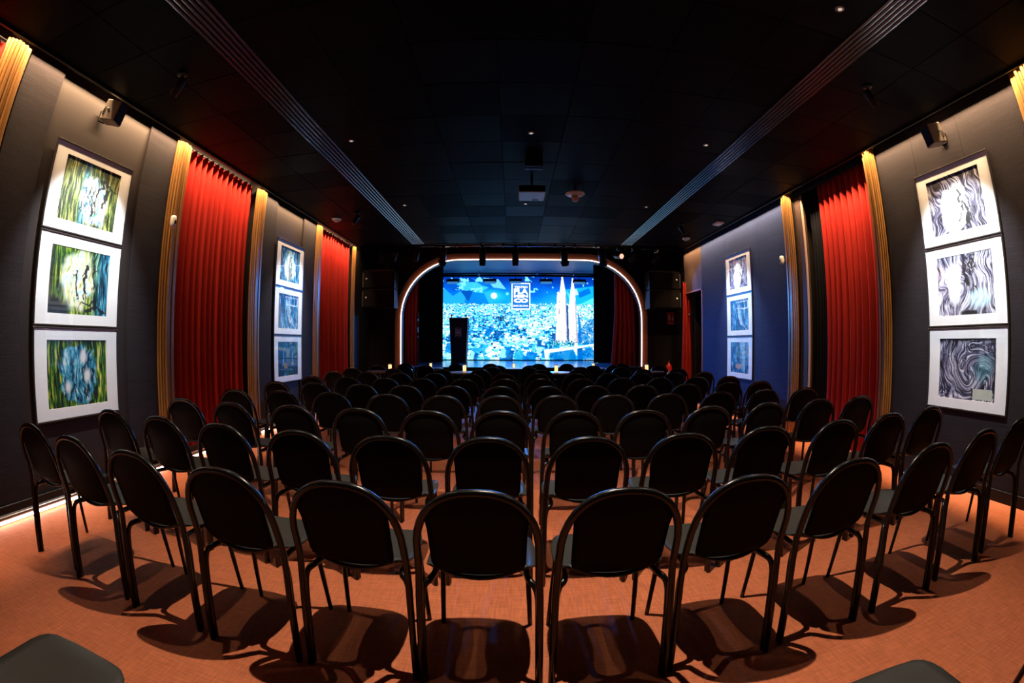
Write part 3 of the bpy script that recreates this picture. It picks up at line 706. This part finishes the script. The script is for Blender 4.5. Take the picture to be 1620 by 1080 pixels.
for z, kd, sd, lb in zip(ZP, ('ink1', 'ink2', 'ink3'), (51, 53, 57), ('with black ink figure on white, topmost', 'with pale violet and ink strokes, middle one', 'of swirling dark violet brushwork, lowest')):
    picture(1, 2.63, z+.03, kd, sd, 170, 'large painting '+lb+' on the near right wall')
for z, kd, sd, lb in zip(ZP, ('ink1', 'blue', 'blue'), (61, 73, 62), ('nearly all white with faint figure, topmost', 'of blue vertical washes, middle one', 'of blue with dark figure and tan patch, lowest')):
    picture(1, 7.36, z+.01, kd, sd, 64, 'white-mounted painting '+lb+' on the far right wall')

# ================================================================ VIDEO WALL
def screen_image(W=400, H=214):
    rs = np.random.RandomState(5)
    Y, X = np.mgrid[0:1:H*1j, 0:1:W*1j]
    n1 = fbm(H, W, 6, 4, 1, 4); n2 = fbm(H, W, 30, 18, 2, 3)
    img = ramp(Y*2.4+(n1-.5)*.5, [(.0, .10, .42), (.0, .22, .68), (.03, .38, .85), (.2, .6, .95)])
    # haze and glow of the painted sky round the moon
    g = np.exp(-(((X-.31)/.10)**2+((Y-.24)/.08)**2))[..., None]; img += g*np.array((.12, .35, .25))
    def poly(pts, col, op=.85):
        m_ = np.zeros((H, W), bool); n_ = len(pts)
        for i in range(n_):
            (x0, y0), (x1, y1) = pts[i], pts[(i+1) % n_]
            cnd = ((y0 > Y) != (y1 > Y)) & (X < (x1-x0)*(Y-y0)/(y1-y0+1e-9)+x0); m_ ^= cnd
        o = m_[..., None]*op; img[:] = img*(1-o)+np.array(col)*o
    for p, c in (([(0, .12), (.0, .36), (.13, .36), (.17, .30), (.12, .18), (.07, .24)], (.14, .52, .82)), ([(.08, .08), (.22, .07), (.30, .14), (.24, .20), (.13, .17)], (.25, .68, .9)),
                 ([(.16, .18), (.27, .21), (.31, .36), (.14, .36)], (.03, .33, .68)), ([(.12, .18), (.17, .31), (.20, .17)], (.0, .16, .5)),
                 ([(.26, .02), (.36, .04), (.41, .16), (.33, .14)], (.45, .75, .95)), ([(.02, .10), (.08, .19), (.12, .13), (.06, .06)], (.0, .2, .6)),
                 ([(.18, .02), (.30, .06), (.33, .15), (.26, .12)], (.02, .30, .72)), ([(.27, .20), (.33, .19), (.36, .30), (.30, .33)], (.15, .55, .85)),
                 ([(.78, .16), (1, .11), (1, .44), (.80, .42)], (.10, .58, .85)), ([(.865, .20), (.94, .14), (.955, .20), (.88, .26)], (.0, .25, .68)),
                 ([(.83, .16), (.86, .15), (.875, .22), (.845, .23)], (.8, .95, 1)), ([(.79, .16), (.85, .29), (.82, .31)], (.3, .75, .95)), ([(.88, .34), (.99, .24), (1, .30), (.93, .40)], (.35, .85, .95))):
        poly(p, c)
    # dots of light in the sky
    dm = (n2 > .62) & (Y < .20) & (((X > .53) & (X < .72)) | (X < .26) | (X > .9)); img[dm] = (.45, .8, .98)
    # moon
    d_ = np.hypot((X-.333)*1.86, Y-.238); a = np.clip((.042-d_)/.012, 0, 1)[..., None]; img[:] = img*(1-a)+np.array((1, 1, .97))*a
    d_ = np.hypot((X-.418)*1.86, Y-.215); a = np.clip((.022-d_)/.01, 0, 1)[..., None]; img[:] = img*(1-a)+np.array((.45, .82, 1))*a
    # city
    hz = .335+.012*fbm(1, W, 60, 1, 8, 3)[0]
    for x in range(0, W): img[int(hz[x]*H):, x] = (.45, .78, .95)
    pal = [(1, 1, 1), (.80, .95, 1), (.62, .90, 1), (.35, .74, .98), (.25, .65, .92), (.05, .42, .78), (.0, .22, .52), (.01, .10, .28), (.95, .88, .9), (.3, .85, .9)]
    for k in range(9500):
        v = .33+.68*rs.rand(); sz = .004+.024*max(0, v-.36)
        u = rs.rand(); wd, ht = sz*rs.uniform(.5, 1.6), sz*rs.uniform(.5, 1.7)
        pr = np.array([5, 3, 3, 3, 2.2, 1.6, 1.1, .7, .8, .6]); 
        lo = fbm_c[int(v*47) % 48, int(u*79) % 80]
        if lo < .46: pr = np.array([1, 1, 1.5, 2, 3, 4, 3.5, 2.2, .3, .6])
        c = pal[rs.choice(10, p=pr/pr.sum())]
        y0, y1, x0, x1 = int(v*H), int((v+ht)*H)+1, int(u*W), int((u+wd)*W)+1
        if k % 5 == 0 and v > .6:
            poly([(u, v), (u+wd*1.6, v+rs.uniform(-.02, .02)), (u+wd*rs.uniform(0, 1.5), v+ht*1.8)], c, .9)
        else: img[y0:y1, x0:x1] = c
    for k in range(34):                                               # big shards low down
        u, v = rs.uniform(0, .95), .62+.36*rs.rand()**.6; s = rs.uniform(.02, .07)
        poly([(u, v), (u+s, v+rs.uniform(-.03, .05)), (u+s*rs.uniform(.2, .8), v+rs.uniform(.08, .2)), (u-s*.2, v+.1)], [(.0, .30, .66), (.02, .18, .45), (.12, .52, .82), (.6, .9, 1)][k % 4], .85)
    # right hand hillside
    poly([(.84, .75), (.92, .55), (1, .47), (1, .82), (.84, .82)], (.02, .20, .48), .6)
    for k in range(260):
        u, v = rs.uniform(.80, 1), rs.uniform(.5, .85); c = pal[rs.choice([0, 2, 3, 5, 6, 7])]
        img[int(v*H):int(v*H)+rs.randint(1, 4), int(u*W):int(u*W)+rs.randint(1, 4)] = c
    # church towers
    wt = (1, .96, .94)
    poly([(.765, .0), (.772, .0), (.790, .20), (.800, .50), (.802, .80), (.725, .80), (.728, .62), (.745, .40), (.752, .20)], wt, 1)
    poly([(.735, .20), (.748, .18), (.750, .5), (.728, .5)], wt, 1)
    poly([(.832, .02), (.839, .02), (.852, .25), (.862, .55), (.868, .80), (.80, .80), (.806, .5), (.815, .28)], wt, 1)
    poly([(.785, .22), (.792, .22), (.803, .55), (.804, .78), (.793, .78)], (.62, .45, .48), .75); poly([(.848, .3), (.855, .3), (.870, .80), (.858, .80)], (.55, .40, .48), .7)
    poly([(.748, .30), (.752, .30), (.751, .46), (.746, .46)], (.25, .25, .4), .9); poly([(.738, .22), (.741, .22), (.741, .29), (.738, .29)], (.25, .25, .4), .8)
    poly([(.793, .35), (.805, .35), (.812, .78), (.800, .78)], (.03, .14, .35), .9); poly([(.868, .4), (.885, .55), (.895, .8), (.872, .8)], (.06, .28, .6), .9)
    for k in range(700):
        u, v = rs.uniform(.73, .865), rs.uniform(.08, .80); yy, xx = int(v*H), int(u*W)
        if img[yy, xx].min() > .8: img[yy:yy+rs.randint(2, 7), xx] *= np.array((.86, .76, .78))
    for k in range(70):
        u, v = rs.uniform(.74, .865), rs.uniform(.63, .80); img[int(v*H):int(v*H)+2, int(u*W):int(u*W)+1] = (.15, .15, .3)
    for k in range(420):                                              # trees
        u, v = rs.uniform(.69, .86), rs.normal(.805, .018); c = [(.0, .12, .22), (.02, .3, .45), (.1, .5, .6), (.6, .9, .95)][rs.randint(4)]
        img[int(v*H):int(v*H)+2, int(u*W):int(u*W)+2] = c
    poly([(.65, .88), (.86, .845), (.97, .81), (.97, .83), (.86, .87), (.68, .92), (.68, 1), (.66, 1)], (.85, .97, 1), 1)
    poly([(.69, .92), (.84, .875), (.86, 1), (.69, 1)], (.0, .28, .6), .8); poly([(.86, .90), (.96, .85), (.99, 1), (.87, 1)], (.0, .25, .58), .7)
    poly([(.845, .8), (.865, .8), (.862, .96), (.850, .92)], (.9, .98, 1), 1)
    img[int(.49*H):int(.54*H), int(.36*W):int(.40*W)] *= .45
    return np.clip(img, 0, 1)
fbm_c = fbm(48, 80, 9, 6, 77, 3)
SX0, SX1, SZ0, SZ1 = -2.385, 2.895, .735, 3.545; SY = 15.5
t = thing('video_wall', 'large glowing blue city view video wall at the back of the stage', 'screen', ((SX0+SX1)/2, SY, (SZ0+SZ1)/2))
sm = paint_mesh(screen_image()**np.array((2.2, 1.6, 1.4)), SX1-SX0, SZ1-SZ0, M['screen'], 'display'); sm.transform(Matrix.Rotation(PI/2, 4, 'Z')); 
sm.transform(Matrix.Diagonal((-1, 1, 1, 1)))
p = link('display', sm, t)
hw, hh = (SX1-SX0)/2, (SZ1-SZ0)/2
MB().box(-hw-.03, hw+.03, .01, .12, -hh-.02, hh+.03).box(-hw-.03, hw+.03, -.01, .01, -hh-.025, -hh).build('cabinet', M['black'], t)
def sc_xz(px, py): return ((px-698.5)/(946.2-698.5)*2*hw-hw, hh-(py-437.4)/(569.4-437.4)*2*hh)
x0, z1 = sc_xz(808.7, 448.6); x1, z0 = sc_xz(838.2, 490.5)
lg = MB(); b_ = .035
lg.box(x0, x1, -.012, -.006, z1-b_, z1).box(x0, x1, -.012, -.006, z0, z0+b_).box(x0, x0+b_, -.012, -.006, z0+b_, z1-b_).box(x1-b_, x1, -.012, -.006, z0+b_, z1-b_)
lg = lg.build('logo_box', M['screentxt'], t, label='white rectangular logo outline')
MB().box(x0+b_, x1-b_, -.006, -.003, z0+b_, z1-b_).build('logo_panel', mat('logo_panel_blue', (0, 0, 0), .4, emit=(.01, .20, .72), es=1.2), t)
cx = (x0+x1)/2; Wd = x1-x0-2*b_-.04
def fit_text(txt, z, hgt, wid, parent, m, y=-.010, off=.012):
    o = text_mesh(txt, hgt*1.38, Matrix.Translation((0, 0, 0)) @ FACE_CAM, m, 'lettering', parent, .001, off)
    xs_ = [v.co.x for v in o.data.vertices]; zs_ = [v.co.z for v in o.data.vertices]
    sx = wid/(max(xs_)-min(xs_)); sz = hgt/(max(zs_)-min(zs_)); mx, mz = (max(xs_)+min(xs_))/2, (max(zs_)+min(zs_))/2
    for v in o.data.vertices: v.co = ((v.co.x-mx)*sx, v.co.y, (v.co.z-mz)*sz)
    return o, z, y
H_ = z1-z0
for txt, fz, fh, fwid, off in (('TEATRO', .155, .085, .86, .004), ('FLA', .315, .20, .92, .012), ('MEN', .495, .12, .92, .008), ('CO', .665, .17, .92, .016), ('BARCELONA', .865, .07, .96, .002)):
    o, _, y = fit_text(txt, 0, fh*H_, Wd*fwid, t, M['screentxt'], off=off); o.location = (cx, -.010, z1-fz*H_)
# flood fixtures hanging in front of the top of the screen
for i, px in enumerate((715, 774, 814.5, 863, 916.5)):
    x = (px-810)/734*15.0*1.003+.0
    q = thing('flood_light', 'small dark flood light above the video wall, %s from the left' % ORD[i], 'lamp', (x, 15.0, 3.28), 0, 'flood lights above the video wall')
    MB().bbox(-.21, .21, -.10, .10, -.02, .09, .01).build('housing', M['metalblack'], q)
    MB().box(-.18, .18, -.105, -.095, -.075, .0).bbox(-.18, .18, -.1, .08, -.035, -.02, .004).build('reflector', M['bounce'], q)
    MB().tube([(0, 0, .09), (0, 0, .232)], .012, 6).build('hanger', M['metalblack'], q)
q = thing('stage_bar', 'thin metal bar crossing the stage above the video wall', 'bar', (.25, 15.0, 3.535))
MB().tube([(-2.6, 0, 0), (2.6, 0, 0)], .02, 8).build('pipe', M['alu'], q)
for x in (-1.35, .55, 1.75): MB().bbox(x-.03, x+.03, -.03, .03, -.03, .085, .005).build('clamp', M['chrome'], q)

# ================================================================ PODIUM
t = thing('podium', 'tall dark tapered lectern with a small logo on the stage left', 'lectern', (-1.52, 13.0, ZS))
m = MB(); a, b = .205, .262
m.v = [(-a, 0, 0), (a, 0, 0), (a, .34, 0), (-a, .34, 0), (-b, -.05, 1.27), (b, -.05, 1.27), (b, .42, 1.22), (-b, .42, 1.22)]
for q_ in ((0, 3, 2, 1), (4, 5, 6, 7), (0, 1, 5, 4), (1, 2, 6, 5), (2, 3, 7, 6), (3, 0, 4, 7)): m.f.append(list(q_)); m.sm.append(False)
m.build('body', mat('dark_lectern', (.009, .006, .013), .5, spec=.12), t)
MB().bbox(-.225, .225, -.03, .37, 0, .03, .004).build('base', M['metalblack'], t)
MB().bbox(-.275, .275, -.07, .44, 1.265, 1.285, .004).build('top', M['metalblack'], t)
for s in (-.21, .21):
    MB().tube([(s, .02, 1.28), (s, .02, 1.36)], .016, 8).lathe([(.02, 0), (.026, .02), (.012, .04)], 10, (s, .02, 1.34)).build('microphone', M['metalblack'], t)
lz = .87; yf = -.05*lz/1.27-.004
lg = MB(); w2, h2 = .085, .125
lg.box(-w2, w2, yf-.004, yf, lz+h2-.005, lz+h2).box(-w2, w2, yf-.0, yf+.004, lz-h2, lz-h2+.005).box(-w2, -w2+.005, yf-.003, yf+.002, lz-h2, lz+h2).box(w2-.005, w2, yf-.003, yf+.002, lz-h2, lz+h2)
lg.build('logo_outline', M['logotxt'], t, label='dim square logo outline')
for txt, dz, hh_ in (('FLA', .065, .065), ('MEN', 0, .05), ('CO', -.06, .06)):
    o, _, _ = fit_text(txt, 0, hh_, .135, t, M['logotxt'], off=.002); o.location = (0, yf-.003, lz+dz)
# blue side light in the left wing
t = thing('side_light', 'thin vertical blue side light beside the black drape on the left of the stage', 'lamp', (-2.57, 12.4, ZS))
MB().bbox(-.03, .03, -.03, .03, 0, 1.4, .005).build('pole', M['metalblack'], t)
for z, h in ((1.17, .06), (.86, .14), (.73, .03)): MB().bbox(-.014, .014, -.04, -.028, z, z+h, .003).build('lens', M['bluelens'], t)
MB().lathe([(.12, 0), (.12, .012), (.03, .02)], 16).build('base', M['metalblack'], t)

# ================================================================ LIGHTING BAR ABOVE THE ARCH
t = thing('lighting_bar', 'long black lighting bar with metal pipe hung above the stage arch', 'bar', (.22, 10.40, 3.50), 0)
MB().tube([(-2.75, 0, 0), (2.75, 0, 0)], .022, 10).build('pipe', M['chrome'], t, label='shiny metal pipe')
MB().bbox(-3.1, 2.75, -.03, .03, .045, .085, .004).build('rail', M['metalblack'], t, label='flat black rail')
MB().bbox(-2.0, 2.0, .03, .10, .10, .15, .004).build('cable_tray', M['chrome'], t)
for x in (-2.4, -1.5, -.95, -.45, .15, .75, 1.2, 1.7, 2.4):
    MB().bbox(x-.02, x+.02, -.02, .03, -.03, .39, .003).build('hanger', M['metalblack'], t)
def stage_spot(x, z, tilt, pan, label, lens=M['metalblack'], s=1.0, doors=True):
    q = thing('stage_spotlight', label, 'lamp', (x, 10.32, z), pan, 'stage spotlights on the bar')
    MB().bbox(-.03, .03, -.035, .045, -.03, .05, .006).build('clamp', M['chrome'], q)
    MB().tube(smooth_path([(0, 0, -.01), (-.06*s, 0, -.05), (-.095*s, 0, -.12*s), (-.095*s, 0, -.20*s)], 3), .007, 6).tube(smooth_path([(0, 0, -.01), (.06*s, 0, -.05), (.095*s, 0, -.12*s), (.095*s, 0, -.20*s)], 3), .007, 6).build('yoke', M['metalblack'], q)
    R = Matrix.Translation((0, 0, -.18*s)) @ Matrix.Rotation(tilt, 4, 'X')
    MB().lathe([(.045*s, .16*s), (.075*s, .13*s), (.08*s, -.10*s), (.072*s, -.13*s), (.085*s, -.135*s), (.085*s, -.155*s)], 16, mtx=R).build('body', M['metalblack'], q)
    bd = [c for c in q.children if c.name.startswith('body')][0]
    MB().lathe([(.068*s, -.150*s), (.068*s, -.158*s)], 16, mtx=R).build('lens', lens, bd)
    if doors:
        for a in range(4):
            Rd = R @ Matrix.Rotation(a*PI/2, 4, 'Z') @ Matrix.Translation((0, .088*s, -.155*s)) @ Matrix.Rotation(math.radians(-24), 4, 'X')
            MB().box(-.065*s, .065*s, -.002, .002, -.11*s, 0, Rd).build('barn_door', M['metalblack'], bd)
for i, (x, tl, pn) in enumerate(((-1.58, .35, .5), (-.68, .15, .1), (.06, .15, -.05), (1.16, .3, -.5), (2.03, .35, -.7))):
    stage_spot(x, 3.46, tl, pn, 'black stage spotlight with barn doors above the arch, %s from the left' % ORD[i])
for x, z, ln, lb in ((-3.05, 3.42, M['metalblack'], 'dark round stage lamp in the left upper corner above the speakers'), (-2.72, 3.44, M['metalblack'], 'dark round stage lamp just left of the arch top'), (-2.2, 3.44, M['metalblack'], 'dark stage lamp above the left shoulder of the arch'),
                     (2.42, 3.44, M['warmlens'], 'stage lamp with a glowing pink lens above the right shoulder of the arch'), (2.78, 3.44, M['metalblack'], 'dark round stage lamp just right of the arch top'), (3.35, 3.42, M['metalblack'], 'dark stage lamp in the right upper corner above the speakers')):
    stage_spot(x, z, .9 if ln is M['metalblack'] else -1.35, .4, lb, ln, .85, False)
# extra hanging rail for the outer lamps
MB().tube([(-3.45, 10.36, 3.485), (-3.2, 10.36, 3.485)], .018, 8).build('side_pipe', M['metalblack'], label='short black pipe above the left speakers', cat='pipe')
MB().tube([(3.0, 10.36, 3.485), (3.85, 10.36, 3.485)], .018, 8).build('side_pipe', M['metalblack'], label='short black pipe above the right speakers', cat='pipe')

# ================================================================ SPEAKERS
def pa_box(xc, z0, z1, label, s):
    t = thing('speaker', label, 'speaker', (xc, 10.42, z0), 0, 'hanging speakers beside the arch')
    w_ = .385; h = z1-z0
    MB().bbox(-w_, w_, .0, .42, 0, h-.008, .008).build('cabinet', M['shell'], t)
    cb = [c for c in t.children if c.name.startswith('cabinet')][0]
    MB().bbox(-w_+.03, w_-.03, -.012, .0, .03, h-.04, .004).build('grille', M['blackwall'], t)
    MB().bbox(-w_, w_, -.006, .01, h-.024, h-.008, .003).build('edge_trim', M['frame'], cb)
    MB().lathe([(.022, 0), (.022, .01), (.012, .016)], 12, mtx=Matrix.Rotation(PI/2, 4, 'X'), c=(s*(w_-.09), -.012, h*.55)).build('badge', M['whiteplastic'], cb)
    MB().bbox(s*w_-.012, s*w_+.012, -.01, .10, .04, h-.05, .003).build('rigging_plate', M['alu'], t)
    return t
for s, xc, n_ in ((-1, -3.12, 'left'), (1, 3.57, 'right')):
    pa_box(xc, 2.54, 2.975, 'upper black loudspeaker hung on the %s of the stage arch' % n_, s)
    pa_box(xc, 2.09, 2.535, 'lower black loudspeaker hung on the %s of the stage arch' % n_, s)
    q = thing('speaker_bracket', 'black hanging frame above the %s loudspeakers' % n_, 'bracket', (xc, 10.5, 2.975))
    MB().bbox(-.33, .33, -.04, .04, 0, .03, .003).build('crossbar', M['metalblack'], q)
    for x in (-.2, .2): MB().tube([(x, 0, .03), (x, 0, .92)], .007, 6).build('rod', M['metalblack'], q)

def wall_speaker(side, y, z, label):
    X = XL if side < 0 else XR; s = -side
    t = thing('wall_speaker', label, 'speaker', (X, y, z), 0, 'small wall speakers')
    MB().bbox(0, s*.02 if s > 0 else 0, -.04, .04, -.05, .05, .003).box(min(0, s*.015), max(0, s*.015), -.035, .035, -.05, .05).build('wall_plate', M['metalblack'], t)
    MB().tube([(s*.01, 0, .0), (s*.07, 0, .0)], .012, 8).build('arm', M['metalblack'], t)
    R = Matrix.Translation((s*.17, 0, 0)) @ Matrix.Rotation(math.radians(20)*s, 4, 'Z') @ Matrix.Rotation(math.radians(14)*s, 4, 'Y')
    MB().bbox(-.085, .085, -.075, .075, -.095, .095, .008, R).build('cabinet', mat('speaker_shell', (.20, .16, .13), .4), t)
    x0_, x1_ = (.083, .092) if s > 0 else (-.092, -.083)
    MB().bbox(x0_, x1_, -.068, .068, -.088, .088, .003, R).build('grille', M['shell'], t)
    MB().tube([tuple(R @ Vector(p)) for p in ((-s*.06, -.085, .02), (-s*.06, -.085, -.05), (-s*.06, .085, -.05), (-s*.06, .085, .02))], .006, 6).build('bracket', M['metalblack'], t)
    MB().lathe([(.012, 0), (.012, .012), (.006, .018)], 10, mtx=R @ Matrix.Translation((-s*.02, -.075, .0)) @ Matrix.Rotation(PI/2, 4, 'X')).build('bolt', M['chrome'], t)
wall_speaker(-1, 2.52, 3.20, 'small black speaker on a bracket above the left pictures')
wall_speaker(1, 2.62, 3.14, 'small black speaker on a bracket above the right pictures')

# ================================================================ SMALL WALL AND CEILING DEVICES
def pir(side, y, z, label):
    X = (XL if side < 0 else XR); s = -side
    t = thing('motion_sensor', label, 'sensor', (X+s*.0925, y, z), 0, 'white motion sensors')
    MB().tube([(0, 0, -.062), (0, 0, -.055), (0, 0, -.03), (0, 0, .03), (0, 0, .055), (0, 0, .062)], [.012, .028, .034, .034, .028, .012], 12).build('body', M['whiteplastic'], t)
    MB().bbox(s*.030-.005, s*.030+.005, -.014, .014, -.03, .01, .002).build('lens', M['frame'], t)
    MB().box(min(-s*.02, -s*.0385), max(-s*.02, -s*.0385), -.012, .012, -.02, .02).build('mount', M['whiteplastic'], t)
pir(-1, 3.70, 2.50, 'white capsule motion sensor on the left pilaster')
pir(1, 5.78, 2.47, 'white capsule motion sensor on the right wall beside the thin pilaster')
for (x, y), lb in zip(DL, ['%s of the three nearest the camera' % k for k in ('leftmost', 'middle', 'rightmost')]+['%s in the middle row' % k for k in ('leftmost', 'middle one', 'rightmost')]+['%s in the row nearest the stage' % k for k in ('leftmost', 'middle one', 'rightmost')]):
    t = thing('downlight', 'tiny round ceiling downlight, '+lb, 'lamp', (x, y, ZC), 0, 'tiny ceiling downlights')
    MB().lathe([(.034, 0), (.034, -.006), (.024, -.008)], 20).build('ring', M['alu'], t)
    MB().lathe([(.016, -.004), (.016, -.0095)], 16).build('lens', M['lenswhite'], t)
for i, ((x, y), tg) in enumerate(zip(PS, PT)):
    s = 1 if x < 0 else -1
    t = thing('ceiling_spotlight', ('near ' if i < 2 else 'far ')+('left' if s > 0 else 'right')+' black ceiling spotlight aimed at the pictures', 'lamp', (x, y, ZC), 0, 'picture spotlights')
    MB().lathe([(.045, 0), (.045, -.018), (.012, -.022)], 18).build('base', M['metalblack'], t)
    MB().tube([(0, 0, -.02), (0, 0, -.075)], .009, 8).build('stem', M['metalblack'], t)
    d_ = (Vector(tg)-Vector((x, y, 3.24))).normalized(); R = d_.to_track_quat('Z', 'Y').to_matrix().to_4x4()
    MB().lathe([(.030, -.075), (.036, -.07), (.036, .085), (.031, .087)], 18, mtx=Matrix.Translation((0, 0, -.115)) @ R).build('body', M['metalblack'], t)
# big disc detector near the projector
t = thing('ceiling_sensor', 'white disc with a rounded knob hanging under the ceiling right of the projector', 'detector', (.84, 6.0, ZC))
MB().tube([(0, 0, 0), (0, 0, -.05)], .02, 10).build('stem', M['metalblack'], t)
MB().lathe([(.06, -.045), (.125, -.055), (.135, -.07), (.11, -.085), (.05, -.09)], 28).build('disc', M['whiteplastic'], t)
MB().lathe([(.048, -.088), (.048, -.15), (.036, -.168), (.012, -.174)], 20).build('knob', mat('tan_plastic', (.55, .38, .28), .4), t)
for (x, y, lb) in ((-2.95, 7.2, 'white ceiling smoke detector near the left wall'), (3.42, 8.55, 'white ceiling smoke detector near the right wall before the exit')):
    t = thing('smoke_detector', lb, 'detector', (x, y, ZC))
    MB().lathe([(.085, 0), (.085, -.015), (.07, -.03)], 22).build('base', M['whiteplastic'], t)
    MB().lathe([(.05, -.03), (.045, -.052), (.02, -.056)], 18).build('cap', M['whiteplastic'], t)
t = thing('emergency_light', 'small rectangular white emergency light on the ceiling near the right wall', 'lamp', (3.53, 7.26, ZC))
MB().bbox(-.07, .07, -.10, .10, -.035, 0, .006).build('housing', M['whiteplastic'], t)
MB().bbox(-.055, .055, -.085, .085, -.042, -.033, .003).build('diffuser', M['whiteplastic'], t)
# projector
t = thing('projector', 'projector with pale underside hanging from the ceiling centre', 'projector', (.235, 5.38, 3.10))
MB().bbox(-.163, .163, 0, .37, 0, .095, .012).build('body', mat('projector_shell', (.30, .32, .34), .35), t)
MB().bbox(-.160, .160, -.006, .004, .008, .088, .003).build('rear_panel', M['metalblack'], t)
MB().lathe([(.036, 0), (.036, .03), (.028, .032)], 18, mtx=Matrix.Rotation(-PI/2, 4, 'X'), c=(.05, .35, .045)).build('lens', M['metalblack'], t)
MB().bbox(.01, .09, .30, .36, -.004, .002, .002).build('lens_shroud', M['metalblack'], t)
MB().tube([(0, .14, .09), (0, .14, .26)], .016, 10).bbox(-.04, .04, .10, .18, .09, .105, .003).build('pole', M['metalblack'], t)
MB().bbox(.045, .075, .12, .15, -.003, .001, .001).build('label_plate', M['whiteplastic'], t)
t = thing('ceiling_box', 'black box fixed under the ceiling just behind the projector', 'box', (.235, 4.88, 3.246))
MB().bbox(-.10, .10, 0, .11, 0, .114, .006).build('box', M['metalblack'], t)
MB().bbox(-.10, .10, .07, .115, -.008, .002, .002).build('lip', M['alu'], t)

# ================================================================ EXTINGUISHER AND SIGN
t = thing('fire_extinguisher', 'red fire extinguisher standing against the dark wall right of the arch', 'extinguisher', (3.78, 10.78, .30))
MB().lathe([(.07, 0), (.078, .02), (.078, .40), (.06, .46), (.028, .49), (.028, .51)], 22).build('tank', M['red'], t)
MB().lathe([(.024, .505), (.024, .55), (.03, .55), (.03, .565)], 12).build('valve', M['chrome'], t)
MB().tube([(-.02, 0, .56), (.10, 0, .60)], .008, 6).tube([(-.02, 0, .545), (.09, 0, .55)], .007, 6).build('handle', M['metalblack'], t)
MB().tube(smooth_path([(-.02, 0, .545), (-.12, -.03, .53), (-.13, -.04, .38), (-.10, -.04, .18)], 4), .010, 6).build('hose', M['metalblack'], t)
MB().prism([(.079*math.cos(a), .079*math.sin(a)) for a in [math.radians(d__) for d__ in range(-150, -29, 20)]]+[(.0795*math.cos(math.radians(-90)), -.05)], .16, .32, 'z').build('label_sticker', M['signtxt'], t)
MB().bbox(-.11, .11, -.11, .11, -.30, 0, .006).build('stand', M['metalblack'], t)
t = thing('fire_sign', 'red fire extinguisher sign on the dark wall above the extinguisher', 'sign', (3.90, YF-.022, 1.90))
MB().bbox(-.10, .10, -.004, .004, -.155, .155, .002).build('plate', M['signred'], t)
g = MB().box(-.062, -.018, -.008, -.004, -.045, .045).box(-.052, -.028, -.008, -.004, .045, .07).box(-.07, -.03, -.008, -.004, .07, .082)
g.build('extinguisher_symbol', M['signtxt'], t)
g = MB(); g.prism([(.03, -.045), (.062, -.045), (.075, -.01), (.058, .02), (.055, .06), (.038, .03), (.028, .0)], -.008, -.004, 'y'); g.build('flame_symbol', M['signtxt'], t)
o, _, _ = fit_text('EXTINTOR', 0, .028, .16, t, M['signtxt'], off=.001); o.location = (0, -.007, -.115)
